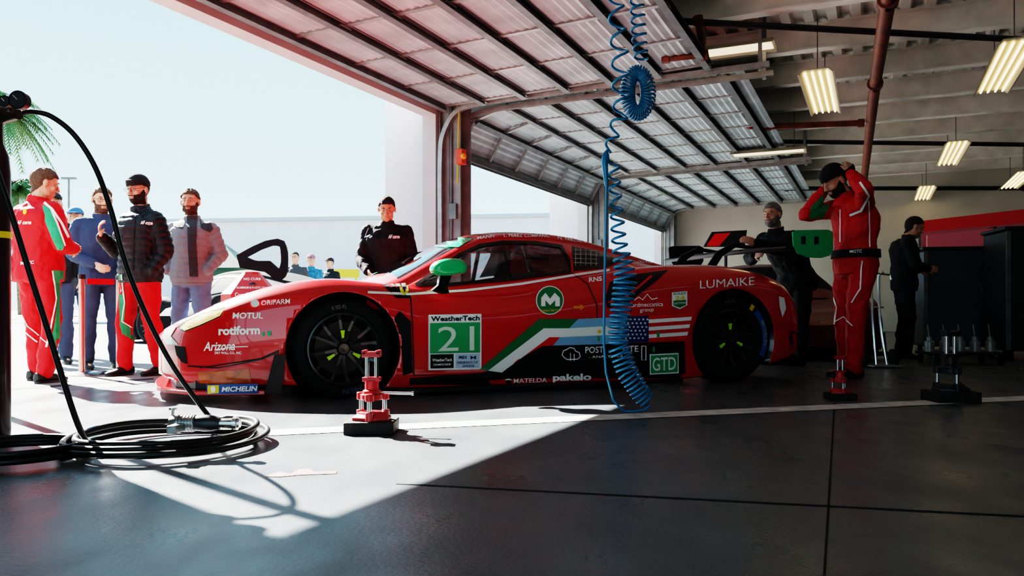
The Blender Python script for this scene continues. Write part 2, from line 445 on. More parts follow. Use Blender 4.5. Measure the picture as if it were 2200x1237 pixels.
bm=bmesh.new();ell(bm,W(-.06,.42,2.55),(.04,.04,.04));fin(bm,'alarm_lamp',ORG,c1)
bm=bmesh.new();tube(bm,[W(-.05,.3,3.3),W(-.07,.36,3.1),W(-.05,.34,2.8),W(-.06,.33,2.2)],.012,6);fin(bm,'strap',mat('yellow_strap',(.5,.36,.05),.7),c1)
# ---------- pipes
def pipe(name,label,pts,r,m):
    bm=bmesh.new();tube(bm,pts,r,14)
    for p,q in zip(pts[:-1],pts[1:]):
        p=Vector(p);q=Vector(q);d=(q-p).normalized()
        for c in(p,q): tube(bm,[c-d*.04,c+d*.04],r*1.35,14)
    return tag(fin(bm,name,m),label,'pipe')
pipe('sprinkler_pipe','dark sprinkler pipe running below the roof beams',[ZP(1432,44,3.6),ZP(2320,92,3.6)],.035,DPIPE)
pipe('sprinkler_pipe','thick red-brown sprinkler main hung under the roof',[ZP(1920,-90,3.4),ZP(1908,0,3.4),ZP(1880,180,3.4),ZP(1856,390,3.4)],.07,PIPE)
pipe('sprinkler_pipe','short red-brown sprinkler branch with elbows',[ZP(1500,44,3.58),ZP(1512,118,3.3),ZP(1430,126,3.3)],.04,PIPE)
pipe('sprinkler_pipe','dark branch pipe across the middle bay',[ZP(1510,302,3.57),ZP(2250,311,3.57)],.04,DPIPE)
pipe('sprinkler_pipe','red-brown branch pipe with an upturned elbow',[ZP(1608,238,3.5),ZP(1612,268,3.35),ZP(1650,272,3.35),ZP(1850,264,3.35)],.045,PIPE)
pipe('sprinkler_pipe','dark branch pipe across the far bay',[ZP(1690,405,3.35),ZP(2200,404,3.35)],.05,DPIPE)
# ---------- lights
EM=mat('fluorescent_tube',(1,.78,.44),.5,emit=2.4)
EM2=mat('fluorescent_tube_dim',(1,.85,.6),.5,emit=.7)
def light(px,py,z,L,dirv,label,em=EM):
    p=ZP(px,py,z);o=p+dirv*L/2;sd=ZU.cross(dirv)
    e=thing('ceiling_light',label,'ceiling light',o,group='fluorescent ceiling lights')
    bm=bmesh.new();pts=[(-.2,0),(-.14,.06),(.14,.06),(.2,0),(.18,0),(.13,.045),(-.13,.045),(-.18,0)]
    loft(bm,[[o+dirv*k*L/2+sd*a+ZU*b for a,b in pts] for k in(-1,1)]);fin(bm,'light_housing',mat('light_housing',(.5,.45,.33),.5),e,smooth=False)
    for a in(-.12,-.04,.04,.12):
        bm=bmesh.new();tube(bm,[o-dirv*L*.47+sd*a+ZU*.025,o+dirv*L*.47+sd*a+ZU*.025],.013,8);fin(bm,'fluorescent_tube',em,e)
    for k in(-.35,.35):
        bm=bmesh.new();tube(bm,[o+dirv*k*L+ZU*.05,Vector((0,0,CZ-z))+o+dirv*k*L],.006,6);fin(bm,'hanger',GST,e)
for a in((1752,157,3.3),(2190,92,3.3),(2058,308,3.3),(2205,372,3.2),(1992,403,3.2)):
    light(*a,2.2 if a[1]<300 else 2.4,wd,'fluorescent strip light with warm tubes hanging below the roof')
light(1490,122,3.5,.9,nd,'dim fluorescent strip light behind the door track',EM2)
light(1572,336,3.2,1.2,nd,'dim fluorescent strip light over the middle bay',EM2)
# ---------- exterior
bm=bmesh.new();a=P(300,660,33);b=P(1500,660,30);a.z=b.z=0
d=(b-a).normalized();nn=Vector((-d.y,d.x,0))
box(bm,(a+b)/2+nn*3+ZU*2.05,(b-a).length,6,4.1,d,nn);o=fin(bm,'white_building',WPAINT,smooth=False);tag(o,'long low white building across the paddock','building')
bm=bmesh.new();box(bm,(a+b)/2+nn*3+ZU*4.15,(b-a).length+.3,6.3,.15,d,nn);par(fin(bm,'roof_edge',mat('roof_trim',(.4,.42,.46),.6),smooth=False),o)
FR=mat('palm_frond',(.06,.12,.025),.6,0,.4,6);TK=mat('palm_trunk',(.16,.12,.08),.9,0,.4,6,bump=.6)
def palm(px,py,Y,R,n,label):
    c=P(px,py,Y);e=thing('palm_tree',label,'tree',(c.x,c.y,0))
    bm=bmesh.new();tube(bm,cat([(c.x+.3,c.y,0),(c.x+.1,c.y,c.z*.5),(c.x,c.y,c.z)],6),[.2-.005*i for i in range(13)],10);fin(bm,'trunk',TK,e)
    for i in range(n):
        bm=bmesh.new();az=random.uniform(0,6.28);el=random.uniform(-.5,1.1);L=R*random.uniform(.8,1.1)
        h=Vector((math.cos(az),math.sin(az),0));pts=[]
        for k in range(9):
            f=k/8;pts.append(c+h*L*f*math.cos(el)+ZU*(L*f*math.sin(el)-f*f*L*.75))
        tube(bm,pts,.02,4)
        for k in range(1,9):
            dd=(pts[k]-pts[k-1]).normalized();sd=dd.cross(ZU).normalized()
            for q in range(3):
                for sg in(-1,1):
                    p2=pts[k-1].lerp(pts[k],q/3);ll=L*.34*(1-.6*k/8)
                    tip=p2+sd*sg*ll*.8+dd*ll*.6-ZU*ll*.45
                    w=dd*.05
                    bm.faces.new([bm.verts.new(x) for x in(p2-w,p2+w,tip)])
        fin(bm,'frond',FR,e,smooth=False)
palm(0,228,40,2.7,56,'tall fan palm with green drooping fronds')
palm(36,405,62,2.8,44,'distant palm with green drooping fronds');palm(762,474,110,2.2,16,'small distant palm above the white building')
bm=bmesh.new();q=P(148,383,40);tube(bm,[(q.x,q.y,0),q],.05,6);box(bm,q,.7,.2,.1);tag(fin(bm,'light_mast',GST),'thin metal flood light mast in the paddock','street light')
# ---------- RACE CAR
FX,FY=-1.091,5.185;cc,ss=.9311,.3650;WB=3.055
def C(u,v,z): return Vector((FX+u*cc-v*ss,FY+u*ss+v*cc,z))
def uv_of(p):
    x=p.x-FX;y=p.y-FY;return x*cc+y*ss,-x*ss+y*cc
def side(px,py,v=0.):
    r=(px-CX)/F;bx=FX-v*ss;by=FY+v*cc
    u=(r*by-bx)/(cc-r*ss);Y=by+u*ss
    return u,H-(py-YH)/F*Y
car=thing('race_car','red racing coupe with green number panel, mirrors and rear wing plates','race car',C(1.5,1,0))
KU=[-1.13,-1.07,-.95,-.75,-.45,-.12,.18,.45,.8,1.3,1.8,2.2,2.6,3.05,3.42,3.66,3.80]
VE=[.55,.40,.24,.11,.03,-.02,-.02,.03,.06,.06,.04,.0,-.02,-.02,.01,.07,.14]
ZC=[.42,.47,.535,.63,.735,.79,.775,.745,.735,.765,.835,.90,.935,.94,.89,.82,.72]
ZM=[.40,.44,.485,.55,.625,.67,.70,.72,.73,.75,.80,.88,.92,.92,.89,.85,.80]
VC=[.12,.14,.18,.20,.22,.22,.20,.15,.10,.09,.12,.18,.22,.24,.22,.2,.18]
ZB=[.16,.14,.12,.11,.10,.09,.07,.05,.045,.045,.045,.045,.05,.08,.14,.18,.22]
def section(u):
    ve=ip(KU,VE,u);zc=ip(KU,ZC,u);zm=ip(KU,ZM,u);vc=ip(KU,VC,u);zb=ip(KU,ZB,u)
    hh=zc-zb
    low=[(1.0,zb),(.8,zb),(ve+.3,zb),(ve+.15,zb),(ve+.03,zb),(ve+.008,zb+.01),(ve+.002,zb+.03)]
    pts=[(ve+.002,zb+.03),(ve-.005,zb+hh*.3),(ve-.01,zb+hh*.5),(ve+.005,zb+hh*.7),(ve+.03,zb+hh*.86),(ve+vc*.5,zb+hh*.965),(ve+vc,zc),(ve+vc+.15,zc-.012+.3*(zm-zc)),(ve+vc+.32,zc+.75*(zm-zc)-.012),(.9,zm-.004),(1.0,zm)]
    return low[:-1]+[(p.x,p.y) for p in cat([(a,b,0) for a,b in pts],5)]
rings=[];N=110
for i in range(N+1):
    u=KU[0]+(KU[-1]-KU[0])*i/N;half=section(u)
    rings.append([C(u,v,z) for v,z in half]+[C(u,2-v,z) for v,z in half[-2:0:-1]])
bm=bmesh.new();loft(bm,rings)
body=fin(bm,'body_shell',[RED,BLK],car,ang=30)
def cyl_v(uc,zc,r,v0,v1,seg=48):
    bm=bmesh.new();lathe(bm,[(v0,r),(v1,r)],lambda a,r,p:C(uc+r*math.cos(p),a,zc+r*math.sin(p)),seg,True);return fin(bm,'cut',BLK)
def area(me): return sum(p.area for p in me.polygons)
RW=.353
for a in((0,.33,.372,-.3,.45),(WB,.345,.402,-.3,.45),(0,.33,.372,1.55,2.3),(WB,.345,.402,1.55,2.3)):
    c=cyl_v(*a);A0=area(body.data);ok=False
    for sv,sf in(('EXACT',False),('EXACT',True),('FAST',False)):
        body.modifiers.clear();b_=body.modifiers.new('x','BOOLEAN');b_.operation='DIFFERENCE';b_.object=c;b_.solver=sv
        try:b_.use_self=sf
        except:pass
        try:b_.material_mode='TRANSFER'
        except:pass
        me=evalmesh(body);A1=area(me)
        if .85*A0<A1<1.25*A0 and len(me.polygons)>4000: ok=True;break
    body.modifiers.clear()
    if ok: body.data=me
    bpy.data.objects.remove(c)
for pl in body.data.polygons:
    u,v=uv_of(pl.center)
    if .5<u<2.15 and .28<v<1.72 and pl.normal.z>.4: pl.material_index=1
KA=[.18,.4,.6,.8,1.0,1.25,1.6,1.9,2.2,2.5,2.8,3.1]
RZ=[.72,.775,.88,.985,1.085,1.15,1.165,1.14,1.085,1.02,.96,.93]
RV=[.25,.25,.30,.36,.42,.455,.47,.49,.53,.58,.64,.7]
MZ=[.72,.85,.95,1.06,1.145,1.205,1.215,1.185,1.125,1.05,.98,.94]
BV=[.18,.12,.10,.10,.10,.10,.11,.14,.22,.32,.42,.5]
BZ=[.66,.68,.70,.70,.71,.73,.78,.82,.86,.88,.88,.86]
rings=[]
for i in range(171):
    u=KA[0]+(KA[-1]-KA[0])*i/170
    rz,rv,mz,bv,bz=[ip(KA,x,u) for x in(RZ,RV,MZ,BV,BZ)]
    pts=[(bv+.02,bz-.08),(bv,bz),(bv+(rv-bv)*.42,bz+(rz-bz)*.5),(rv-.045,rz-.05),(rv,rz),(rv+.1,rz+(mz-rz)*.45),(rv+.28,rz+(mz-rz)*.85),(1,mz)]
    half=[(p.x,p.y) for p in cat([(a,b,0) for a,b in pts],9)]
    rings.append([C(u,v,z) for v,z in half]+[C(u,2-v,z) for v,z in half[-2::-1]])
bm=bmesh.new();loft(bm,rings,False,False);cabin=fin(bm,'cabin',RED,car,ang=50)
CD=Decal(bvh_of([body,cabin]))
dp,dt=CD.poly,CD.text
def cd(polys,m,name,off=.003,**k):return dp(polys,m,name,car,off,**k)
WIN=[(893,613),(935,585),(985,549),(1030,528),(1080,521),(1150,522),(1205,530),(1222,560),(1226,584),(1100,600),(960,612)]
gl=cd([WIN],GLS,'side_window',.001,g=6)
def mir(p):
    u,v=uv_of(p);return C(u,2-v,p.z)
me=gl.data.copy()
for v in me.vertices: v.co=mir(v.co)
g2=bpy.data.objects.new('side_window',me);link(g2);par(g2,car)
def pxof(p): return CX+p.x/p.y*F,YH-(p.z-H)/p.y*F
bm=bmesh.new();bm.from_mesh(cabin.data);kill=[]
for f in bm.faces:
    c=f.calc_center_median();u,v=uv_of(c)
    if inside(WIN,*pxof(c)) and v<.6 or inside(WIN,*pxof(mir(c))) and v>1.4: kill.append(f);continue
    rv=ip(KA,RV,u);rz=ip(KA,RZ,u)
    if .42<u<1.04 and rv+.03<v<2-rv-.03 and c.z>rz-.01: kill.append(f)
bmesh.ops.delete(bm,geom=kill,context='FACES');bm.to_mesh(cabin.data);bm.free()
bm=bmesh.new();rg_=[]
for i in range(25):
    u=.36+(1.06-.36)*i/24;rz,rv,mz=[ip(KA,x,u) for x in(RZ,RV,MZ)]
    half=[(p.x,p.y) for p in cat([(rv+.005,rz,0),(rv+.1,rz+(mz-rz)*.45,0),(rv+.28,rz+(mz-rz)*.85,0),(1,mz,0)],5)]
    rg_.append([C(u,v,z-.003) for v,z in half]+[C(u,2-v,z-.003) for v,z in half[-2::-1]])
loft(bm,rg_,False,False);fin(bm,'windscreen',WSG,car)
cage=[[(.55,.3,.72),(1.0,.46,1.05),(1.45,.48,1.12),(2.1,.55,1.04)],[(1.45,.22,.7),(1.45,.48,1.12),(1.45,1.0,1.17),(1.45,1.52,1.12),(1.45,1.78,.7)],[(1.45,.5,1.1),(1.5,1.5,.75)],[(1.45,.25,.85),(.75,.25,.74)],[(.55,1.7,.72),(1.0,1.54,1.05),(1.45,1.52,1.12),(2.1,1.45,1.04)],[(1.0,.46,1.05),(1.0,1.54,1.05)]]
for q in cage:
    bm=bmesh.new();tube(bm,[C(*p) for p in q],.02,10);fin(bm,'roll_cage_tube',BLK,car)
bm=bmesh.new();loft(bm,[[C(1.15,.45,.7),C(1.27,.45,.7),C(1.27,.9,.7),C(1.15,.9,.7)],[C(1.25,.5,.9),C(1.36,.5,.9),C(1.36,.85,.9),C(1.25,.85,.9)],[C(1.3,.58,1.05),C(1.4,.58,1.05),C(1.4,.77,1.05),C(1.3,.77,1.05)]]);fin(bm,'driver_seat',CARB,car,bev=.02)
bm=bmesh.new();tube(bm,[C(.85,.68+.13*math.cos(a),.86+.09*math.sin(a)) for a in[2*math.pi*i/20 for i in range(21)]],.014,8);fin(bm,'steering_wheel',BLK,car)
bm=bmesh.new();loft(bm,[[C(u,.2,z),C(u,1.8,z),C(u,1.8,z-.08),C(u,.2,z-.08)] for u,z in((.5,.76),(.7,.82),(.75,.78))]);fin(bm,'dashboard',CARB,car,smooth=False)
def plate(pts,z0,z1,name,m):
    bm=bmesh.new();full=pts+[(u,2-v) for u,v in pts[::-1]]
    extr(bm,[C(u,v,z0) for u,v in full],ZU*(z1-z0));return fin(bm,name,m,car,smooth=False,bev=.004)
plate([(-.5,-.04),(-.75,.02),(-.95,.12),(-1.08,.28),(-1.14,.5),(-1.17,.9)],.055,.08,'front_splitter',RED)
plate([(-.35,.05),(-.9,.2),(-1.02,.4),(-1.06,.9)],.08,.14,'front_undertray',CARB)
plate([(.42,.0),(.5,-.02),(2.55,-.03),(2.6,.02)],.025,.05,'side_skirt',CARB)
plate([(3.5,.1),(3.86,.15)],.12,.2,'rear_diffuser',CARB)
bm=bmesh.new()
extr(bm,[C(-.50,-.03,.06),C(-.40,-.035,.06),C(-.37,-.03,.30),C(-.44,-.03,.30)],C(0,.02,0)-C(0,0,0));fin(bm,'fender_end',CARB,car,smooth=False)
def wheel(uc,zc,R,v0,dirn):
    e=subthing('wheel',C(uc,v0,zc),car)
    fn=lambda a,r,p:C(uc+r*math.cos(p),v0+dirn*a,zc+r*math.sin(p))
    rr=.236
    def pt(bm,n,m,**k):fin(bm,n,m,e,**k)
    bm=bmesh.new();lathe(bm,[(.03,rr-.004),(.008,rr+.006),(-.004,R-.075),(-.004,R-.05),(.008,R-.022),(.03,R-.006),(.06,R),(.24,R),(.27,R-.006),(.3,R-.04),(.3,rr)],fn,64);pt(bm,'tyre',RUB)
    bm=bmesh.new();lathe(bm,[(.03,rr-.004),(.022,rr-.002),(.02,rr-.012),(.045,rr-.02),(.1,rr-.03),(.28,rr-.03)],fn,64);pt(bm,'rim',mat('rim_grey',(.08,.08,.082),.3,.7))
    bm=bmesh.new();lathe(bm,[(.13,.0001),(.13,.175),(.15,.176)],fn,48);pt(bm,'brake_disc',mat('disc_iron',(.06,.055,.05),.5,.7))
    bm=bmesh.new();lathe(bm,[(.16,.0001),(.16,.235)],fn,48);pt(bm,'wheel_barrel',DARK)
    bm=bmesh.new();av=(C(0,dirn,0)-C(0,0,0))
    for k in range(12):
        p0=2*math.pi*k/12+.15
        dv=(-.10 if k%2 else .10);r=[]
        for q,(rad,w,a) in enumerate(((.045,.011,.045),(.12,.009,.055),(.19,.009,.045),(.222,.013,.03))):
            ph=p0+dv*(1-q/3)
            base=fn(a,rad,ph);tv=(C(-math.sin(ph),0,0)-C(0,0,0))+ZU*math.cos(ph)
            r.append([base-tv*w,base+tv*w,base+tv*w*.7+av*.03,base-tv*w*.7+av*.03])
        loft(bm,r)
    pt(bm,'spokes',mat('wheel_black',(.07,.07,.073),.28,.6),smooth=False)
    bm=bmesh.new();lathe(bm,[(.02,.0001),(.015,.02),(.015,.034),(.03,.04),(.07,.055)],fn,24);pt(bm,'hub_nut',mat('hub_metal',(.12,.10,.09),.35,.8))
    for k in range(3):
        ph=math.pi/2+2*math.pi*k/3+.05;tv=(C(-math.sin(ph),0,0)-C(0,0,0))+ZU*math.cos(ph)
        bm=bmesh.new();loft(bm,[[fn(.03,r_,ph)-tv*w,fn(.03,r_,ph)+tv*w,fn(.045,r_,ph)+tv*w,fn(.045,r_,ph)-tv*w] for r_,w in((.07,.007),(.09,.009),(.12,.014))]);pt(bm,'spoke_marker',NEON,smooth=False)
    def ptext(txt,r0,h,pc,m,nm):
        tm=textmesh(txt,.01);xs=[v.co.x for v in tm.vertices];x0,x1=min(xs),max(xs);sc=h/.69;bm=bmesh.new();mp=[]
        for v in tm.vertices:
            x=(v.co.x-(x0+x1)/2)*sc;rad=r0+v.co.y*sc;ph=pc-x/r0
            mp.append(bm.verts.new(fn(-.008,rad,ph)))
        for pl in tm.polygons:
            try:bm.faces.new([mp[i] for i in pl.vertices])
            except:pass
        pt(bm,nm,m,smooth=False)
    if dirn>0:
        ptext('MICHELIN',R-.066,.030,-1.25 if uc<1 else .15,TLET if uc<1 else LGRY,'tyre_lettering')
        ptext('E 02 FL' if uc<1 else 'E 02 RL',R-.066,.022,math.pi/2+.12,mat('faint_print',(.16,.16,.16),.6),'tyre_lettering')
        if uc>1:
            bm=bmesh.new()
            loft(bm,[[fn(-.0065,rad,-.5+1.3*i/16) for rad in(R-.078,R-.030)] for i in range(17)],False,False);pt(bm,'tyre_band',MBLU,smooth=False)
            bm=bmesh.new();loft(bm,[[fn(-.0065,rad,.90+.12*i/4) for rad in(R-.078,R-.03)] for i in range(5)],False,False);pt(bm,'tyre_mark',YEL,smooth=False)
for a in((0,.33,.33,.0,1),(WB,RW,RW,.0,1),(0,.33,.33,2.0,-1),(WB,RW,RW,2.0,-1)): wheel(*a)
wing=subthing('rear_wing',C(3.7,1,1.1),car)
bm=bmesh.new()
def af(u0,u1,z,v):
    L=u1-u0;return [C(u0+L*a,v,z+L*b) for a,b in((0,0),(.08,.05),(.3,.06),(.6,.03),(1,.12),(1,.10),(.6,-.03),(.3,-.045),(.08,-.04))]
loft(bm,[af(3.62,3.96,1.085+.02*math.cos((v-1)*1.5),v) for v in[.08+1.84*i/16 for i in range(17)]]);fin(bm,'wing_element',CARB,wing)
pxs=[(1703,498),(1712,494),(1780,493),(1790,498),(1791,535),(1783,549),(1765,554),(1735,553),(1715,545),(1705,528)]
pl=[side(x,y,.06) for x,y in pxs]
for v,m_ in((.06,BGRN),(1.93,CARB)):
    bm=bmesh.new();extr(bm,[C(u,v,z) for u,z in pl],C(0,.012,0)-C(0,0,0));fin(bm,'wing_endplate',m_,wing,smooth=False,bev=.003)
for x in(1722,1750):
    bm=bmesh.new()
    q=[side(a,b,.055) for a,b in((x,508),(x+9,507),(x+9,524),(x,525))];extr(bm,[C(u,.055,z) for u,z in q],C(0,.004,0)-C(0,0,0))
    fin(bm,'endplate_slot',BLK,wing,smooth=False)
for v in(.72,1.28):
    bm=bmesh.new();q=[(3.25,.88),(3.36,.90),(3.48,1.06),(3.62,1.14),(3.85,1.12),(3.85,1.15),(3.6,1.18),(3.42,1.10)];extr(bm,[C(u,v,z) for u,z in q],C(0,.015,0)-C(0,0,0));fin(bm,'wing_mount',CARB,wing,smooth=False)
def mirror(flip):
    f=lambda u,v,z:C(u,2-v if flip else v,z)
    e=subthing('mirror',f(.68,.0,.83),car)
    sp=[(930,578),(934,566),(950,558),(975,556),(994,560),(1000,572),(998,586),(980,588),(955,592),(936,589)]
    base=[side(x,y,-.06) for x,y in sp];cu=sum(p[0] for p in base)/len(base);cz=sum(p[1] for p in base)/len(base)
    bm=bmesh.new();loft(bm,[[f(cu+(u-cu)*k*1.15,v,cz+(z-cz)*k*1.15) for u,z in base] for v,k in((-.12,.55),(-.11,.8),(-.08,.97),(-.04,1.),(.02,.95),(.05,.8))]);o=fin(bm,'mirror_housing',BGRN,e,ang=60)
    s_=o.modifiers.new('s','SUBSURF');s_.levels=2;s_.render_levels=2
    bm=bmesh.new();A=[side(x,y,.0) for x,y in((945,586),(972,584),(966,600),(960,614),(964,630),(950,632),(926,624),(940,612))];extr(bm,[f(u,-.02,z) for u,z in A],f(0,.05,0)-f(0,0,0));fin(bm,'mirror_arm',BLK,e,smooth=False,bev=.004)
mirror(False);mirror(True)
cd([[(938,516),(965,508),(1015,514),(985,532),(935,530)]],BGRN,'windscreen_banner',.006,g=8)
cd([[(1228,529),(1290,542),(1335,560),(1300,576),(1232,582)]],BLK,'quarter_panel',.004,g=8)
cd([],LGRY,'window_grille',.006,lines=[([(1236+i*11,533+i*2),(1236+i*11,572)],1.5) for i in range(5)]+[([(1232,538+j*9),(1284,540+j*9)],1.5) for j in range(4)])
cd([],BLK,'window_frame',.006,lines=[(WIN+[WIN[0]],7)],g=8)
cd([],BLK,'window_divider',.006,lines=[([(1080,521),(1098,600)],4)],g=8)
cd([],WHT,'white_pinstripe',.004,lines=[([(790,628),(880,632),(1000,624),(1120,610),(1240,590),(1310,580)],5)],g=8)
cd([[(1300,640),(1310,606),(1360,590),(1436,580),(1412,602),(1370,634),(1345,655),(1305,662)]],BLK,'side_air_intake',.004,g=10)
cd([],RED,'intake_blade',.006,lines=[([(1306,650),(1340,640),(1372,616),(1400,592)],5)],g=8)
cd([[(842,690),(858,668),(882,690),(886,800),(866,806),(862,750)]],DARK,'fender_vent',.004,g=8)
for i in range(4): cd([[(822+i*13,612-i),(832+i*13,611-i),(862+i*7,640),(852+i*7,641)]],DARK,'fender_louvre',.004,g=8)
cd([],DARK,'panel_gap',.004,lines=[([(882,640),(886,700),(889,806)],2.5),([(1228,586),(1262,610),(1282,655),(1283,700),(1268,740),(1262,815)],2),([(889,806),(1262,800)],1.5),([(600,752),(560,770),(430,790)],2)],g=10)
cd([[(1040,800),(1115,763),(1168,742),(1330,738),(1470,733),(1473,822),(1300,830),(1100,832),(880,834),(880,812)]],BLK,'lower_black_panel',.003,g=14)
cd([[(1030,793),(1158,685),(1242,685),(1222,705),(1168,705),(1048,796)]],DGRN,'livery_green_stripe',.0045,g=12)
cd([[(1048,796),(1168,705),(1222,705),(1203,724),(1180,724),(1078,800)],[(1222,705),(1342,698),(1335,718),(1203,724)]],WHT,'livery_white_stripe',.0045,g=12)
cd([[(1078,800),(1180,724),(1203,724),(1187,742),(1165,743),(1112,772)]],DRED,'livery_red_stripe',.0045,g=12)
cd([[(1242,685),(1347,680),(1342,698),(1222,705)],[(1203,724),(1335,718),(1330,738),(1187,742)]],LBLU,'livery_blue_stripe',.0045,g=12)
cd([star(1287,712,6,8)],YEL,'flag_sun',.007)
cd([[(1347,680),(1393,678),(1393,734),(1332,737)]],NAVY,'flag_canton',.005,g=10)
def fy(x,f):
    a=(x-1393)/97.;return (678-6*a)+56*f
for i in range(7): cd([[(1393,fy(1393,i/7)),(1488-i*2,fy(1488,i/7)),(1486-i*2,fy(1488,(i+1)/7)),(1393,fy(1393,(i+1)/7))]],WHT if i%2 else DRED,'flag_stripe',.005,g=12)
o=cd([star(1352+i*9-(j%2)*4-j*1.2+2,686+j*8,3.2) for i in range(5) for j in range(6) if 1340<1352+i*9-(j%2)*4-j*1.2+2<1391],WHT,'flag_stars',.008);o['kind']='stuff'
cd([[(920,676),(1034,674),(1034,793),(920,795)]],WHT,'number_panel',.004,g=20)
cd([[(923,694),(1031,692),(1031,757),(923,759)]],PGRN,'number_panel_green',.006,g=20)
dt([('WeatherTech',(925,690),(1030,688),10,.0,.03)],BLK,'panel_lettering',car,.007)
dt([('21',(940,754),(1018,752),52,0,.0)],mat('pale_green',(.7,.85,.72),.4),'race_number',car,.009)
cd([[(924,761),(974,760),(974,790),(924,791)]],BLK,'sponsor_plate',.006);cd([[(978,760),(1030,759),(1030,789),(978,790)]],mat('pale_blue_plate',(.55,.68,.8),.4),'sponsor_plate',.006)
dt([('WeatherTech',(928,776),(970,775),6),('CHAMPIONSHIP',(930,785),(968,784),4)],WHT,'plate_lettering',car,.008)
dt([('IMSA',(984,770),(1002,770),6,.3,.03),('M',(1010,771),(1022,771),7),('ENDURANCE CUP',(981,781),(1026,780),5),('2020',(992,788),(1018,788),5)],NAVY,'plate_lettering',car,.008)
cd([circ(1181,645,30,31)],WHT,'round_badge',.004,g=15);cd([circ(1181,645,28,29)],DGRN,'round_badge_field',.0055,g=15)
cd([[(1162,658),(1162,640),(1171,629),(1181,642),(1191,629),(1202,640),(1202,658),(1192,658),(1192,645),(1181,656),(1171,645),(1171,658)]],WHT,'badge_emblem',.008)
dt([('CLOSING THE CYCLE',(1160,670),(1204,668),4)],YEL,'badge_lettering',car,.008)
cd([[(1231,657),(1246,657),(1246,653),(1256,660),(1246,667),(1246,663),(1231,663)]],ORG,'arrow_marker',.006)
cd([[(1443,628),(1476,625),(1476,655),(1460,664),(1443,657)]],WHT,'event_badge',.004);cd([[(1446,646),(1473,644),(1473,655),(1460,661),(1446,656)]],DGRN,'event_badge_base',.006)
dt([('ROLEX',(1446,634),(1473,632),5)],DGRN,'badge_lettering',car,.008);dt([('24',(1449,646),(1470,644),9)],YEL,'badge_lettering',car,.008)
dt([('DAYTONA',(1447,654),(1472,652),4)],WHT,'badge_lettering',car,.009)
dt([('LUMAIKE',(1503,620),(1620,612),17,.0,.0),('nordmeccanica',(1350,660),(1424,657),9,0,.01),('group',(1374,670),(1404,668),8,0,.01),('RNS',(1265,606),(1293,603),9,0,.03),
 ('POST',(1257,758),(1296,757),13,0,.01),('UTE',(1338,756),(1371,755),13,0,.01),('- ANALYTICS -',(1264,769),(1345,766),5,0,.01),
 ('MATELDA',(1103,822),(1175,820),9,0,.01),('pakelo',(1187,817),(1270,815),13,0,.04),('LUBRICANTS',(1217,825),(1269,823),4,0,.02),
 ('MOTUL',(500,684),(565,684),12,.1,.03),('rotiform',(470,719),(559,717),17,0,.04),('Arizona',(438,753),(505,751),18,.2,.02),('DRY WALL CO., INC.',(462,760),(520,760),5,0,.02),('ORIFARM',(561,656),(623,652),10,.05,.01)],WHT,'sponsor_lettering',car,.005,g=20)
cd([],WHT,'sponsor_underline',.005,lines=[([(462,751),(500,745),(533,744)],2)])
cd([],WHT,'sponsor_outline',.005,lines=[([(1378,743),(1378,773),(1387,773),(1387,743),(1378,743)],2)])
cd([],WHT,'cloud_emblem',.005,lines=[([(1212,768),(1207,762),(1210,753),(1218,750),(1224,746),(1233,748),(1236,754),(1244,757),(1246,766),(1240,771),(1218,772),(1212,768)],2),([(1225,758),(1225,775)],1.5),([(1233,760),(1233,775)],1.5)])
cd([],WHT,'sponsor_emblem',.005,lines=[([(1362,645),(1372,638),(1380,644),(1390,632),(1400,643),(1412,640)],2)])
cd([circ(1092,820,10,7)],WHT,'sponsor_emblem',.005);cd([circ(1092,820,6,3)],BLK,'sponsor_emblem',.007)
cd([circ(548,652,9,8)],WHT,'sponsor_emblem',.005)
cd([[(1395,762),(1456,759),(1456,800),(1395,803)]],PGRN,'class_panel',.006,g=20)
cd([],WHT,'class_panel_border',.0075,lines=[([(1396,762),(1456,759),(1456,800),(1396,803),(1396,760)],3)])
dt([('GTD',(1401,796),(1451,793),27,0,.01)],WHT,'class_lettering',car,.008)
cd([[(858,616),(875,613),(878,626),(868,634),(860,628)]],YEL,'shield_badge',.005);cd([[(866,619),(871,618),(871,626),(867,629)]],BLK,'shield_emblem',.007)
for q in([(575,711),(583,711),(583,721),(575,721)],[(563,713),(568,713),(568,722),(563,722)],[(1283,722),(1288,722),(1288,732),(1283,732)],[(1410,712),(1416,712),(1416,724),(1410,724)],[(1401,744),(1406,744),(1406,756),(1401,756)]): cd([q],PGRN,'scrutineering_mark',.008)
cd([[(1672,636),(1684,640),(1688,662),(1680,682),(1674,660)]],WHT,'tail_emblem',.005)
cd([circ(1704,726,9,15)],NAVY,'tail_badge',.005);cd([[(1700,716),(1707,716),(1709,736),(1702,736)]],DRED,'tail_badge_mark',.007)
dt([('MANN',(1026,515),(1062,510),6,0,.01),('L. PEREZ COMPANC',(1082,509),(1180,510),6,0,.01),('N. NIELSEN',(1198,514),(1258,522),6,0,.01),('T. VILANDER',(1274,526),(1330,540),6,0,.01),('STUDIO PACO RABIN',(1356,566),(1432,565),5,0,.01)],WHT,'name_lettering',car,.005)
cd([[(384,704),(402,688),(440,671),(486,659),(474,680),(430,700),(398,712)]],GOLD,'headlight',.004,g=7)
cd([],BLK,'headlight_frame',.006,lines=[([(384,704),(402,688),(440,671),(486,659),(474,680),(430,700),(398,712),(384,704)],2.5)],g=7)
cd([[(358,740),(350,724),(354,708),(374,696),(392,684),(376,708),(368,722),(384,740)]],mat('nose_tricolour',(.55,.65,.5),.25,0,.5,8,coat=1.),'nose_light_strip',.004,g=7)
cd([[(376,742),(398,745),(404,782),(392,778),(380,762)]],DARK,'front_intake',.004,g=7)
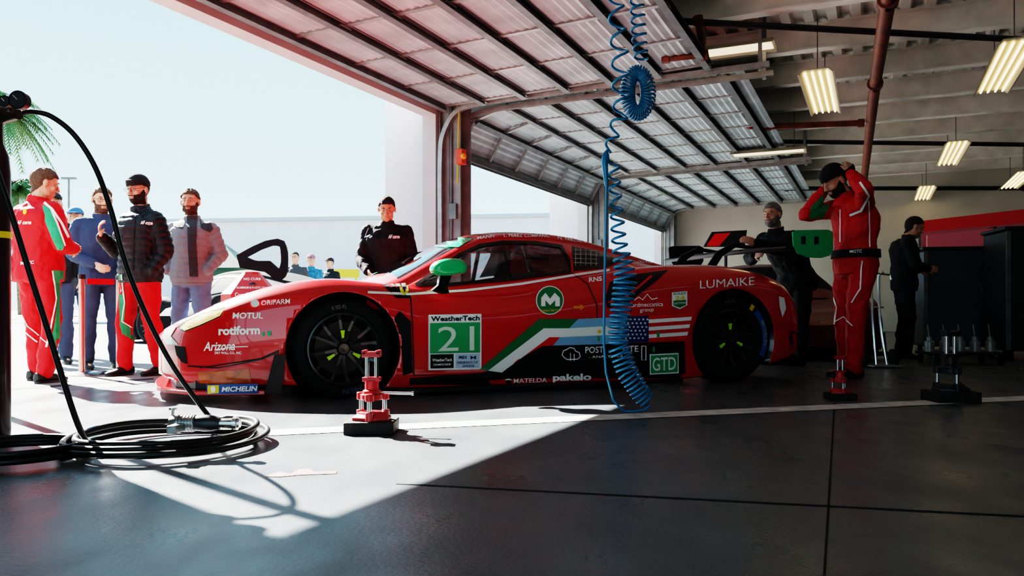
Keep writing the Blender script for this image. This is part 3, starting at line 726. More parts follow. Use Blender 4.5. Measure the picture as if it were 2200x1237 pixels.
cd([[(425,800),(470,797),(535,792),(540,820),(500,824),(430,822)]],mat('duct_orange',(.55,.13,.03),.3,0,.5,14,coat=.8),'brake_duct',.004,g=8)
cd([],BLK,'front_crease',.005,lines=[([(404,786),(470,790),(560,772),(600,756)],3)],g=8)
bm=bmesh.new();q=[side(x,y,-.05) for x,y in((444,826),(554,824),(554,845),(444,847))];extr(bm,[C(u,-.05,z) for u,z in q],C(0,.015,0)-C(0,0,0));pl_=fin(bm,'sponsor_board',MBLU,car,smooth=False)
MD=Decal(bvh_of([pl_]))
MD.text([('MICHELIN',(476,841),(551,839),10,.2,.03)],WHT,'board_lettering',car,.003)
MD.poly([[(446,828),(470,827),(470,844),(446,846)]],YEL,'board_emblem',car,.002);MD.poly([circ(458,836,5,7)],WHT,'board_emblem',car,.004)
def carcopy(loc,rot,label,recol,skip=()):
    def rec(o,p):
        if any(o.name.startswith(s) for s in skip):return
        c=o.copy();mp=o.matrix_parent_inverse.copy();c.parent=p;c.matrix_parent_inverse=mp;link(c)
        n=o.name.split('.')[0]
        if o.type=='MESH' and n in recol:
            c.data=o.data.copy();c.data.materials.clear();c.data.materials.append(recol[n]);c.data.materials.append(BLK)
        for k in list(o.children):rec(k,c)
    e=car.copy();link(e);e.location=loc;e.rotation_euler=(0,0,rot);e['label']=label
    for k in list(car.children):rec(k,e)
    return e
SK=('livery','flag','number','panel_l','race_n','sponsor','plate','round','badge','arrow','event','class','scrut','tail','name_l','board','lower','white_pin','shield','headlight','nose','brake_duct','cloud','window_g','quarter','rear_wing','mirror','intake_b','windscreen_b')
dk=mat('shade_darkened_red',(.12,.004,.005),.45,coat=.4)  # car red darkened in the colour itself to look shaded
kk=mat('black_car_paint',(.010,.010,.012),.75,spec=.2)
def at(px,py,Y):
    p=P(px,py,Y);return Vector((p.x,p.y,0))
carcopy(at(1640,700,11.5),math.radians(62),'racing coupe in shade-darkened red parked beyond',{'body_shell':dk,'cabin':dk,'front_splitter':kk,'windscreen':kk},SK)
carcopy(at(560,700,13.2),math.radians(-50),'black racing coupe parked outside behind the barrier',{'body_shell':kk,'cabin':kk,'front_splitter':kk,'windscreen':kk,'side_window':kk},SK)
# ---------- blue coiled hoses
def helix(path,Y0,ph=0):
    out=[];ang=ph
    for (a,b) in zip(path[:-1],path[1:]):
        L=math.hypot(b[0]-a[0],b[1]-a[1]);n=max(3,int(L/1.0))
        for i in range(n):
            f=i/n;x=a[0]+(b[0]-a[0])*f;y=a[1]+(b[1]-a[1])*f;rr=a[2]+(b[2]-a[2])*f;pi_=a[3]+(b[3]-a[3])*f
            ang+=(L/n)/pi_*2*math.pi
            t=Vector((b[0]-a[0],-(b[1]-a[1]))).normalized();nrm=Vector((t.y,-t.x))
            out.append(P(x,y,Y0)+Vector((nrm.x,0,nrm.y))*(rr*Y0/F*math.cos(ang))+Vector((0,1,0))*(rr*Y0/F*math.sin(ang)))
    return out
hz=thing('coiled_air_hose','blue spiral air hose hanging to the floor beside the car','air hose',G(1345,886))
h1=helix([(1325,-560,16,50),(1322,0,16,50),(1332,120,18,48),(1335,240,17,44),(1305,325,8,40)],4.5)
curve('hose_upper',h1,.0075,BHOSE,hz)
bm=bmesh.new();tube(bm,[P(1306,322,4.5),P(1300,332,4.5),P(1299,350,4.5),P(1302,385,4.5),P(1303,402,4.5)],[.008,.017,.019,.014,.009],12);fin(bm,'hose_coupling',BHOSE,hz)
h2=[P(1306,330,4.5)]+helix([(1318,345,11,32),(1322,420,12,30),(1330,520,15,24),(1340,570,20,15),(1344,600,24,12),(1332,680,21,11.5),(1327,740,22,11.5),(1348,800,22,11),(1380,850,20,10),(1390,862,16,10)],4.5)
h2+=[P(x,y,4.5) for x,y in((1398,868),(1385,880),(1362,888),(1340,884),(1318,860),(1302,800),(1297,730),(1299,600),(1302,480),(1303,400))]
for p in h2:
    if p.z<.012:p.z=.012
curve('hose_lower',h2,.0072,BHOSE,hz)
YB=4.75
hz2=thing('coiled_air_hose','blue spiral air hose looped up in a bundle','air hose',P(1370,200,YB))
h3=helix([(1372,-620,14,16),(1368,0,14,22),(1372,70,15,20),(1378,130,14,16)],YB)
lp=[]
for i in range(0,560):
    a=-1.2+i/560*2*math.pi*1.05;ctr=P(1370,200,YB)+Vector((.062*math.cos(a),0.0,-.12*math.sin(a)))
    rad=Vector((math.cos(a),0,-math.sin(a)));b=i*2*math.pi/14
    lp.append(ctr+rad*.043*math.cos(b)+Vector((0,.042*math.sin(b),0)))
curve('hose_hanging',h3,.0075,BHOSE,hz2);curve('hose_bundle',lp,.0065,BHOSE,hz2)
# ---------- black hoses, cylinder, wrench
cyb=G(-4,938);cy=thing('gas_cylinder','dark maroon gas cylinder with brass regulator and gauge','gas cylinder',cyb)
bm=bmesh.new()
lathe(bm,[(0,.001),(0,.05),(.02,.052),(1.22,.052),(1.30,.045),(1.36,.022),(1.40,.02),(1.40,.001)],lambda a,r,p:Vector((cyb.x+r*math.cos(p),cyb.y+r*math.sin(p),a)),32)
fin(bm,'cylinder_body',mat('maroon_paint',(.04,.008,.012),.35,0,.2,8,coat=.3),cy)
rg=P(15,240,3.6)
bm=bmesh.new();tube(bm,[cyb+ZU*1.40,Vector((cyb.x,cyb.y,rg.z+.02))],.02,12);tube(bm,[Vector((cyb.x-.02,cyb.y,rg.z)),P(38,243,3.66)],[.045,.03],16)
tube(bm,[P(20,240,3.62),P(22,215,3.62)],.015,10);fin(bm,'regulator',mat('old_brass',(.09,.07,.05),.4,.7,.3,20),cy)
def gauge(px,py,r):
    bm=bmesh.new();c=P(px,py,3.58);tube(bm,[c+Vector((0,.03,0)),c],r,28);tube(bm,[c,c-Vector((0,.008,0))],r*1.06,28);fin(bm,'gauge',CARB,cy)
    bm=bmesh.new();tube(bm,[c-Vector((0,.008,0)),c-Vector((0,.009,0))],r*.85,28);fin(bm,'gauge_dial',mat('gauge_dial',(.04,.045,.05),.4),cy)
    bm=bmesh.new();tube(bm,[c-Vector((0,.0105,0)),c+Vector((-r*.5,-.0105,r*.5))],.0015,6);fin(bm,'gauge_needle',WHT,cy)
gauge(40,215,.040);gauge(12,218,.025)
bm=bmesh.new();tube(bm,[cyb+ZU*.92,cyb+ZU*.95],.057,24);fin(bm,'cylinder_band',YEL,cy)
cx0=-1.48;cy0=3.42
hs=thing('air_line','black rubber air line looping down into a floor coil','hose',(cx0,cy0,0))
pts=[P(48,243,3.66),P(70,240,3.68),P(110,250,3.7),P(160,290,3.72),P(205,360,3.75),P(238,450,3.8),P(262,540,3.82),P(290,620,3.85),P(335,720,3.88),P(380,800,3.9),P(430,870,3.92)]
pts=cat(pts,8)
a0=math.radians(70);co=[]
for i in range(230):
    a=a0-i/230*2*math.pi*4.2;r=.375-.035*math.sin(i/230*9);co.append(Vector((cx0+r*math.cos(a),cy0+(r+.03)*math.sin(a),.08-.066*i/230+.005*math.sin(a*3))))
curve('line_hanging',pts+cat([pts[-1],P(458,900,3.88),co[0]],6)[1:]+co,.0125,KHOSE,hs)
g=G(40,985);hs2=thing('air_line','second black rubber air line lying in a small floor coil','hose',g)
p2=cat([P(-30,300,3.45),P(0,385,3.45),P(28,470,3.45),P(62,580,3.43),P(100,700,3.4),P(140,830,3.35),P(165,905,3.3),Vector((g.x+.25,g.y+.04,.05))],8)
for i in range(160):
    a=.1-i/160*2*math.pi*3.1;r=.25+.01*math.sin(i*.07);p2.append(Vector((g.x+r*math.cos(a),g.y+r*.95*math.sin(a),.06-.042*i/160)))
curve('line_hanging',p2,.0125,KHOSE,hs2)
wr=thing('impact_wrench','grey metal air impact wrench lying on the coiled hose','power tool',G(440,950))
A=P(366,934,3.2);B=P(522,932,3.2);A.z=B.z=.135
d=(B-A).normalized();sd=ZU.cross(d).normalized()
bm=bmesh.new();tube(bm,[A,A+d*.02,A+d*.03,A+d*.10,A+d*.105],[.026,.032,.034,.034,.028],20)
for i in range(5): tube(bm,[A+d*(.035+i*.013),A+d*(.041+i*.013)],.036,20)
fin(bm,'motor_housing',mat('cast_grey',(.32,.32,.32),.35,.8,.2,30),wr)
bm=bmesh.new();tube(bm,[A+d*.10,A+d*.14,A+d*.17,A+d*.2],[.03,.034,.032,.024],20);fin(bm,'hammer_case',mat('case_grey',(.05,.05,.055),.35,.6),wr)
bm=bmesh.new();tube(bm,[A+d*.2,A+d*.25,A+d*.28],[.018,.02,.018],16);tube(bm,[A+d*.255,A+d*.27],.028,16);fin(bm,'socket',STL,wr)
bm=bmesh.new();box(bm,A+d*.05-sd*.05-ZU*.012,.04,.12,.034,d,sd);fin(bm,'handle',MATS['cast_grey'],wr,bev=.006)
bm=bmesh.new();tube(bm,[A+d*.01+ZU*.03,A+d*.01+ZU*.055],.006,10);tube(bm,[A+d*.01+ZU*.055,A+d*.01+ZU*.062],.016,12);fin(bm,'air_valve',STL,wr)
# ---------- jack stands
WOOD=mat('dark_block',(.02,.016,.014),.7,0,.5,30,bump=.4)
def stand(pos,label,red=JRED,handle=True,k=1.,rot=0):
    e=thing('jack_stand',label,'jack stand',pos,rot,group='car jack stands');e.scale=(k,k,k)
    def pp(bm,n,m,bev=.003):return fin(bm,n,m,e,world=False,bev=bev)
    bm=bmesh.new();box(bm,(0,0,.03),.235,.2,.06);pp(bm,'base_block',WOOD,.006)
    bm=bmesh.new();loft(bm,[[Vector((r*math.cos(a),r*.85*math.sin(a),z)) for a in[2*math.pi*i/6+.5 for i in range(6)]] for z,r in((.06,.10),(.075,.10),(.09,.075),(.10,.07))])
    for a in(.52,2.62,4.71):tube(bm,[(.07*math.cos(a),.07*math.sin(a),.06),(.07*math.cos(a),.07*math.sin(a),.105)],.02,12)
    pp(bm,'base_plate',red)
    for a in(.52,2.62,4.71):
        bm=bmesh.new();tube(bm,[(.065*math.cos(a),.065*math.sin(a),.10),(.065*math.cos(a),.065*math.sin(a),.17)],.011,12);pp(bm,'leg',STL,0)
    bm=bmesh.new();tube(bm,[(0,0,.158),(0,0,.185)],.055,24)
    for a in(.52,2.62,4.71):tube(bm,[(.066*math.cos(a),.066*math.sin(a),.155),(.066*math.cos(a),.066*math.sin(a),.19)],.022,14)
    tube(bm,[(0,0,.185),(0,0,.20),(0,0,.205),(0,0,.25)],[.045,.045,.034,.034],20);pp(bm,'collar',red)
    for x in(-.022,.022):
        bm=bmesh.new();tube(bm,[(x,0,.24),(x,0,.365)],.0105,12);pp(bm,'rod',STL,0)
    bm=bmesh.new();box(bm,(0,0,.255),.085,.05,.02);pp(bm,'yoke',red);bm=bmesh.new();box(bm,(0,0,.375),.085,.07,.025);box(bm,(-.033,0,.385),.018,.07,.02);box(bm,(.033,0,.385),.018,.07,.02);pp(bm,'saddle',red)
    if handle:
        bm=bmesh.new();tube(bm,[(.05,0,.19),(.20,-.03,.19)],.007,10);tube(bm,[(.195,-.03,.19),(.205,-.03,.19)],.01,10);pp(bm,'handle',STL,0)
    return e
stand(G(799,928),'red jack stand with chrome rods on a black block')
stand(G(1805,858),'short red jack stand with chrome legs on a black block',k=.72,handle=False)
stand(G(2042,862),'dark jack stand with chrome rods standing in shade',mat('stand_black',(.02,.02,.022),.4),False,1.15)
# ---------- barrier posts
def post(px,py,label):
    b=G(px,py);e=thing('barrier_post',label,'barrier post',b,group='barrier posts')
    bm=bmesh.new()
    lathe(bm,[(0,.001),(0,.15),(.015,.15),(.03,.12),(.035,.03),(.035,.001)],lambda a,r,p:b+Vector((r*math.cos(p),r*math.sin(p),a)),32);fin(bm,'post_base',STL,e)
    bm=bmesh.new();tube(bm,[b+ZU*.03,b+ZU*.85],.026,20);fin(bm,'post_pole',mat('warm_steel',(.62,.42,.36),.25,1.),e)
    bm=bmesh.new();tube(bm,[b+ZU*.85,b+ZU*.89],.032,20);fin(bm,'post_cap',CARB,e);return b
b1=post(176,806,'polished steel barrier post with round base');b2=post(256,802,'polished steel barrier post with round base')
bm=bmesh.new();mid=(b1+b2)/2;d=(b2-b1);box(bm,mid+ZU*.83,d.length-.08,.004,.05,d.normalized(),ZU.cross(d.normalized()));tag(fin(bm,'barrier_belt',DRED,smooth=False),'red webbing belt stretched between barrier posts','barrier belt')
# ---------- red bin
rb=at(540,700,8.6);bn=thing('recycling_bin','red recycling bin with sloped lid and white lettering','trash bin',rb)
def hexr(r,z,n=8):return [rb+Vector((r*math.cos(2*math.pi*i/n+.39),r*math.sin(2*math.pi*i/n+.39),z)) for i in range(n)]
bm=bmesh.new();loft(bm,[hexr(.27,.0),hexr(.29,.68)]);bb=fin(bm,'bin_body',mat('bin_red',(.5,.02,.015),.5),bn,smooth=False)
bm=bmesh.new();loft(bm,[hexr(.31,.66),hexr(.31,.74),hexr(.10,.96),hexr(.09,.98)]);lid=fin(bm,'bin_lid',MATS['bin_red'],bn,smooth=False)
BD=Decal(bvh_of([bb,lid]));BD.text([('NO CURB',(524,602),(560,602),5),('ALUMINUM & PLASTIC ONLY',(508,620),(576,620),4),('Coca-Cola',(505,636),(545,636),7)],WHT,'bin_lettering',bn,.004)
BD.poly([circ(543,610,8,3)],BLK,'bin_opening',bn,.004)
bm=bmesh.new();Y=9.6
o_=[(508,548),(540,530),(572,516),(598,512),(612,518),(618,545),(617,590),(600,604),(585,600),(575,585),(540,580),(515,575)]
i_=[(530,552),(560,536),(588,526),(602,530),(604,560),(600,578),(580,560),(550,560)]
def rs(q,n=24):
    L=[0]
    for k in range(len(q)):L.append(L[-1]+math.dist(q[k],q[(k+1)%len(q)]))
    out=[]
    for j in range(n):
        d=L[-1]*j/n
        k=max(x for x in range(len(q)) if L[x]<=d);f=(d-L[k])/(L[k+1]-L[k]);a,b=q[k],q[(k+1)%len(q)];out.append((a[0]+(b[0]-a[0])*f,a[1]+(b[1]-a[1])*f))
    return out
oo,ii=rs(o_),rs(i_);th=Vector((0,.04,0))
R=[[P(*oo[k],Y),P(*ii[k],Y),P(*ii[k],Y)+th,P(*oo[k],Y)+th] for k in range(24)];R.append(R[0])
loft(bm,R,True,False)
we=thing('parked_race_car_tail','black carbon tail wing plate of a parked prototype','race car',at(560,700,9.6))
fin(bm,'wing_plate',kk,we,smooth=False)
bm=bmesh.new();q=P(560,640,9.6);loft(bm,[[Vector((x,q.y+y,z)) for y,z in((-.3,.1),(-.3,.5),(-.1,.86-abs(x-q.x)*.25),(.5,.86-abs(x-q.x)*.25),(.8,.5),(.8,.1))] for x in[q.x-1.1+.2*i for i in range(11)]]);fin(bm,'tail_body',kk,we)
bm=bmesh.new();c=at(480,600,26);loft(bm,[[c+Vector((a*r,b*r,z)) for a,b in((-1,-1),(1,-1),(1,1),(-1,1))] for r,z in((.5,0),(.5,1.8),(1.0,1.85),(.35,2.4),(.02,2.7))]);tag(fin(bm,'canopy_tent',mat('tent_green',(.01,.06,.04),.6),smooth=False),'small dark green pointed canopy in the paddock','tent')
bm=bmesh.new();c=at(740,600,24);box(bm,c+ZU*1.62,.9,.1,.25);box(bm,c+Vector((-.35,0,.75)),.05,.05,1.5);box(bm,c+Vector((.35,0,.75)),.05,.05,1.5);tag(fin(bm,'yellow_sign_board',mat('board_yellow',(.45,.34,.02),.5),smooth=False),'yellow board on two posts in the paddock','sign')
# ---------- right side carts
def cart(px,py,Y,w,dp_,h,label,m,lidm=None):
    b=at(px,py,Y);e=thing('tool_cart',label,'tool cart',b,math.radians(-12))
    bm=bmesh.new();box(bm,(0,0,.12+(h-.12)/2),w,dp_,h-.12);fin(bm,'cart_body',m,e,world=False,bev=.02)
    bm=bmesh.new();box(bm,(0,0,h+.02),w+.04,dp_+.04,.04);fin(bm,'cart_top',lidm or m,e,world=False,bev=.01)
    for x in(-1,1):
        bm=bmesh.new();box(bm,(x*(w/2-.02),-dp_/2-.004,.12+(h-.12)/2),.05,.012,h-.14);fin(bm,'edge_trim',GST,e,world=False,bev=.004)
    bm=bmesh.new();box(bm,(w*.22,-dp_/2-.008,h*.62),.16,.016,.12);fin(bm,'recessed_handle',GST,e,world=False,bev=.004)
    bm=bmesh.new();box(bm,(w*.22,-dp_/2-.014,h*.62),.12,.012,.085);fin(bm,'handle_recess',DARK,e,world=False)
    for x in(-1,1):
        for y in(-1,1):
            bm=bmesh.new();tube(bm,[(x*w*.42-.015,y*dp_*.4,.055),(x*w*.42+.015,y*dp_*.4,.055)],.055,16);box(bm,(x*w*.42,y*dp_*.4,.11),.04,.05,.03);fin(bm,'castor',RUB,e,world=False)
    return e
CB=mat('cart_dark_blue',(.04,.065,.085),.4,0,.2,6);CK=mat('case_black',(.014,.014,.016),.5,0,.2,8)
cart(2066,740,9.9,1.0,.5,1.30,'dark slate wheeled equipment cabinet with flat panels',CB,CK)
cart(2225,740,9.0,.85,.7,1.45,'tall black flight case on castors',CK,CK)
bw=thing('pit_banner','red and pink team banner panel standing at the wall','banner',at(2120,700,12.2))
def quad(bm,l,th=.04): extr(bm,[Vector(p) for p in l],Vector((0,th,0)))
bm=bmesh.new();quad(bm,[P(1982,474,12.4),P(2300,438,11.6),P(2300,470,11.6),P(1982,498,12.4)]);fin(bm,'banner_top',mat('banner_red',(.7,.02,.03),.6),bw,smooth=False)
bm=bmesh.new();quad(bm,[P(1982,498,12.4),P(2300,470,11.6),P(2300,690,11.6),P(1982,690,12.4)]);fin(bm,'banner_field',mat('banner_pink',(.5,.14,.18),.6),bw,smooth=False)
bm=bmesh.new();quad(bm,[P(1984,531,12.3),P(2138,486,11.9),P(2138,700,11.9),P(1984,700,12.3)],-.03);fin(bm,'banner_window',CK,bw,smooth=False)
bm=bmesh.new();quad(bm,[P(1990,505,12.15),P(2132,490,11.8),P(2132,535,11.8),P(1990,538,12.15)],-.03);fin(bm,'banner_stripe',mat('banner_rose',(.7,.18,.24),.6),bw,smooth=False)
for x in(2000,2160,2280):
    bm=bmesh.new();p=P(x,480,12.1);tube(bm,[(p.x,p.y+.35,0),(p.x,p.y+.35,p.z-.1)],.025,8);fin(bm,'banner_leg',GST,bw)
bt=at(2062,735,8.4);tr=thing('wheel_gun_trolley','low black trolley with pedestal lifts on castors','trolley',bt)
bm=bmesh.new();box(bm,bt+ZU*.12,.75,.4,.03);fin(bm,'trolley_deck',CK,tr,bev=.005)
for i in range(5):
    x=-.32+.16*i;bm=bmesh.new();tube(bm,[bt+Vector((x,0,.13)),bt+Vector((x,0,.24)),bt+Vector((x,0,.25)),bt+Vector((x,0,.29))],[.05,.05,.03,.03],14);tube(bm,[bt+Vector((x,0,.27)),bt+Vector((x-.03,-.02,.42))],.008,8);fin(bm,'pedestal',RAIL,tr)
for i in(-1,1):
    for j in(-1,1):
        bm=bmesh.new();tube(bm,[bt+Vector((i*.33-.012,j*.17,.05)),bt+Vector((i*.33+.012,j*.17,.05))],.05,14);box(bm,bt+Vector((i*.33,j*.17,.1)),.03,.03,.05);fin(bm,'castor',RUB,tr)
hy_=8.0;q=at(1893,764,hy_);ht=thing('hand_truck','silver tubular hand truck standing by the cars','hand truck',q)
bm=bmesh.new()
for x,x2 in((1872,1882),(1888,1905)):
    b0=P(x2,700,hy_);b0.z=.02
    tube(bm,cat([b0,P(x+3,690,hy_+.05),P(x,600,hy_+.15),P(x+3,588,hy_+.15),P(x+10,585,hy_+.15)],4),.014,8)
tube(bm,[P(1850,582,hy_+.15),P(1912,590,hy_+.15),P(1915,600,hy_+.15)],.012,8);tube(bm,[P(1877,660,hy_+.08),P(1898,660,hy_+.08)],.01,8)
fin(bm,'truck_frame',STL,ht);bm=bmesh.new();box(bm,q+ZU*.02+Vector((0,-.08,0)),.3,.2,.012);fin(bm,'truck_toe',RAIL,ht,smooth=False)
for x in(-.15,.15):
    bm=bmesh.new();tube(bm,[q+Vector((x-.02,.05,.09)),q+Vector((x+.02,.05,.09))],.09,18);fin(bm,'truck_wheel',RUB,ht)
YD=15.2
mn_=thing('pit_display','black framed display board with red graphics','display',at(1555,600,YD))
bm=bmesh.new();quad(bm,[P(1512,530,YD),P(1530,498,YD),P(1605,494,YD),P(1600,530,YD)],.06);fin(bm,'display_frame',CK,mn_,smooth=False)
bm=bmesh.new();quad(bm,[P(1518,528,YD-.05),P(1536,502,YD-.05),P(1570,500,YD-.05),P(1545,528,YD-.05)],.02);fin(bm,'display_graphic',DRED,mn_,smooth=False)
bm=bmesh.new();q=P(1560,530,YD);tube(bm,[(q.x,q.y+.03,0),(q.x,q.y+.03,q.z)],.03,10);fin(bm,'display_post',CK,mn_)
ex=W(T1-.03,3.2,2.35);bm=bmesh.new();box(bm,ex,.05,.42,.2,wd,nd);es=fin(bm,'exit_sign',mat('exit_red',(.35,.05,.04),.5),bev=.004);tag(es,'small red exit sign fixed on the beige wall','sign')
# ---------- PEOPLE
def Rz(a):return Matrix.Rotation(a,4,'Z')
def hand(bm,w,d,n,curl,ts,k=1.):
    d=d.normalized();n=(n-d*n.dot(d)).normalized();s=d.cross(n).normalized()*ts
    L=[.078,.088,.082,.064]
    for i,o in enumerate((.030,.010,-.010,-.028)):
        kn=w+(d*.085+s*o)*k
        tube(bm,[w+(d*.0+s*o*.55)*k,w+(d*.045+s*o*.9)*k,kn],[.016*k,.015*k,.012*k],8,round_=True)
        p=kn;dd=d.copy();pts=[p]
        for j,f in enumerate((.42,.32,.26)):
            a=curl*(.7+.25*j);dd=(dd*math.cos(a)+(n-dd*n.dot(dd)).normalized()*math.sin(a)).normalized()
            p=p+dd*L[i]*f*k;pts.append(p)
        tube(bm,pts,[.0098*k,.009*k,.0082*k,.007*k],8,round_=True)
    b=w+(d*.025+s*.022)*k;t1=b+(d*.032+s*.03+n*.012)*k;t2=t1+(d*.03+s*.008+n*.014*(1+curl))*k
    tube(bm,[b,t1,t2],[.016*k,.012*k,.0088*k],8,round_=True)
def person(label,pos,yaw,k=1.,J=None,top=None,bot=None,shoe=SHOE,skin=SKIN,hair=None,hat=None,beard=None,glasses=False,hy=0.,hp=0.,hr=0.,hands={},vox=.006,belt=None,wid=1.,quilt=0.):
    """local: +y forward, +x person's right, z up"""
    J=J or {}
    D=dict(pel=(0,0,.96),ch=(0,0,1.28),nk=(0,-.01,1.485),hd=(0,.03,1.675),
     shR=(.195,-.005,1.41),shL=(-.195,-.005,1.41),elR=(.255,-.04,1.13),elL=(-.255,-.04,1.13),wrR=(.26,.07,.90),wrL=(-.26,.07,.90),
     hiR=(.095,0,.92),hiL=(-.095,0,.92),knR=(.12,.03,.50),knL=(-.12,.03,.50),anR=(.13,-.01,.09),anL=(-.13,-.01,.09),ftR=None,ftL=None)
    D.update(J);M=Matrix.Translation(pos)@Rz(yaw)@Matrix.Scale(k,4)
    V={a:(M@Vector(b) if b is not None else None) for a,b in D.items()}
    Vl={a:Vector(b) for a,b in D.items() if b is not None}
    e=thing('person',label,'person',pos)
    HM=M@Matrix.Translation(D['hd'])@Matrix.Rotation(hy,4,'Z')@Matrix.Rotation(-hp,4,'X')@Matrix.Rotation(hr,4,'Y')@Matrix.Scale(1.12,4)
    def tors(bm,off,wd_=1.,base=-.12):
        pel,ch,nk=Vl['pel'],Vl['ch'],Vl['nk'];up=(Vl['shR']+Vl['shL'])/2
        axis=[(pel+Vector((0,0,base)),.15,.105),(pel+Vector((0,0,-.03)),.168,.115),(pel+Vector((0,0,.05)),.160,.112),(pel.lerp(ch,.45),.150,.108),(pel.lerp(ch,.8),.166,.118),(ch+Vector((0,0,.04)),.182,.122),(ch.lerp(up,.75),.182,.112),(up+Vector((0,0,.035)),.13,.085),(nk,.064,.064)]
        P_=cat([a[0] for a in axis],6);n=len(P_)
        rx=[ip(list(range(9)),[a[1] for a in axis],i/6) for i in range(n)];ry=[ip(list(range(9)),[a[2] for a in axis],i/6) for i in range(n)]
        rings=[]
        for i in range(n):
            o2=off*(1 if i<42 else .5)
            rings.append([M@(P_[i]+Vector(((rx[i]+o2)*wd_*math.copysign(abs(math.cos(a))**.85,math.cos(a)),(ry[i]+o2)*wd_*math.sin(a),0))) for a in[2*math.pi*j/20 for j in range(20)]])
        loft(bm,rings)
        for S in'RL':  # trapezius / shoulder yoke
            tube(bm,[M@(Vl['nk']-Vector((0,0,.055))),M@(Vl['sh'+S]+Vector((0,0,-.005)))],[(.062+off*.5)*k,(.052+off*.6)*k],14,round_=True)
    def limb(bm,pts,rad):
        q=[];r=[]
        for i in range(len(pts)-1):
            for j in range(12):
                f=j/12;q.append(pts[i].lerp(pts[i+1],f));r.append(rad[i]+(rad[i+1]-rad[i])*f)
        q.append(pts[-1]);r.append(rad[-1]);tube(bm,q,[x*k for x in r],14,round_=True)
    fw=(M.to_3x3()@Vector((0,1,0))).normalized()
    bm=bmesh.new();tors(bm,-.016)
    tube(bm,[M@(Vl['nk']-Vector((0,0,.06))),M@Vl['nk'],HM@Vector((0,-.015,-.06))],[.07*k,.062*k,.058*k],14,round_=True)
    E=lambda c,r:ell(bm,c,r,HM,16,12)
    E((0,-.014,.024),(.073,.092,.090));E((0,.006,-.030),(.062,.074,.074));E((0,.040,-.086),(.032,.040,.028));E((0,.052,-.070),(.036,.032,.034))
    for sx in(-1,1):
        E((sx*.078,-.008,-.008),(.009,.018,.030));E((sx*.036,.052,-.024),(.022,.022,.020));E((sx*.030,.066,.031),(.020,.016,.008));E((sx*.011,.090,-.026),(.008,.009,.007));E((sx*.043,.018,-.068),(.018,.035,.025))
    tube(bm,[HM@Vector((0,.074,.024)),HM@Vector((0,.090,.0)),HM@Vector((0,.101,-.022))],[.008*k,.010*k,.0115*k],10,round_=True)
    E((0,.080,-.050),(.021,.0095,.0055));E((0,.079,-.062),(.018,.0095,.0065))
    for S in'RL':
        ell(bm,Vl['sh'+S]-Vector((0,0,.02)),(.055,.055,.055),M,12,8)
        limb(bm,[V['sh'+S],V['el'+S],V['wr'+S]],[.05,.038,.025]);limb(bm,[V['hi'+S],V['kn'+S],V['an'+S]],[.082,.052,.036])
        fd=(V['ft'+S]-V['an'+S]).normalized() if V['ft'+S] is not None else fw
        tube(bm,[V['an'+S]-ZU*.045*k,V['an'+S]+fd*.15*k-ZU*.06*k],[.035*k,.025*k],10,round_=True)
        hd=hands.get(S,{})
        d=hd.get('d');d=(M.to_3x3()@Vector(d)) if d else (V['wr'+S]-V['el'+S])
        n=hd.get('n');n=(M.to_3x3()@Vector(n)) if n else (M.to_3x3()@Vector((-1 if S=='R' else 1,.2,0)))
        if not hd.get('pocket'):hand(bm,V['wr'+S],d,n,hd.get('curl',.35),-1 if S=='R' else 1,k)
    body_=remesh(bm,'body',skin,vox,e,1)
    HI=HM.inverted();me=body_.data;me.update()
    # hair and beard: shells lifted off the head surface along its own shape
    def shell(name,m,test,off,nz,nf=70):
        loc=[HI@v.co if (v.co-V['hd']).length<.3*k else None for v in me.vertices]
        keep=[p for p in me.polygons if all(loc[i] is not None for i in p.vertices) and test(sum((loc[i] for i in p.vertices),Vector())/len(p.vertices))]
        if not keep:return
        bm=bmesh.new();mp={}
        for p in keep:
            f=[]
            for i in p.vertices:
                if i not in mp:
                    q=loc[i];nn=mnoise.noise(Vector((q.x*nf,q.y*nf*.5,q.z*nf*.5)))
                    mp[i]=bm.verts.new(me.vertices[i].co+me.vertices[i].normal*(off+nz*nn)*k)
                f.append(mp[i])
            try:bm.faces.new(f)
            except:pass
        r=bmesh.ops.extrude_face_region(bm,geom=bm.faces[:])
        cen=HM@Vector((0,0,-.0))
        for v in r['geom']:
            if isinstance(v,bmesh.types.BMVert): v.co=v.co+(cen-v.co).normalized()*.012*k
        return fin(bm,name,m,e)
    ear=lambda q:abs(q.x)>.070 and abs(q.y+.008)<.024 and -.045<q.z<.026
    if hair:
        hl=lambda q:(q.z>(.066 if q.y>.045 else .066-(.045-q.y)*1.0 if q.y>.0 else .021+q.y*1.9)) and not ear(q)
        if hat: shell('hair',hair,lambda q:hl(q) and q.z<.05,.004,.001)
        else: shell('hair',hair,hl,.010,.006)
    for sx in(-1,1):
        bm=bmesh.new();ell(bm,(sx*.029,.0715,.008),(.0115,.0105,.0045),HM,14,10);fin(bm,'eye',EYEW,e)
        bm=bmesh.new();ell(bm,(sx*.029,.0808,.008),(.0050,.0025,.0042),HM,10,8);fin(bm,'iris',DARK,e)
        bm=bmesh.new();tube(bm,[HM@Vector((sx*.013,.0845,.028)),HM@Vector((sx*.030,.0835,.033)),HM@Vector((sx*.046,.071,.028))],[.0025*k,.0036*k,.002*k],6);fin(bm,'eyebrow',hair or HBRN,e)
    bm=bmesh.new();tube(bm,[HM@Vector((-.022,.083,-.056)),HM@Vector((0,.0895,-.0555)),HM@Vector((.022,.083,-.056))],[.001*k,.0024*k,.001*k],6);fin(bm,'mouth',mat('lips',(.30,.10,.08),.5),e)
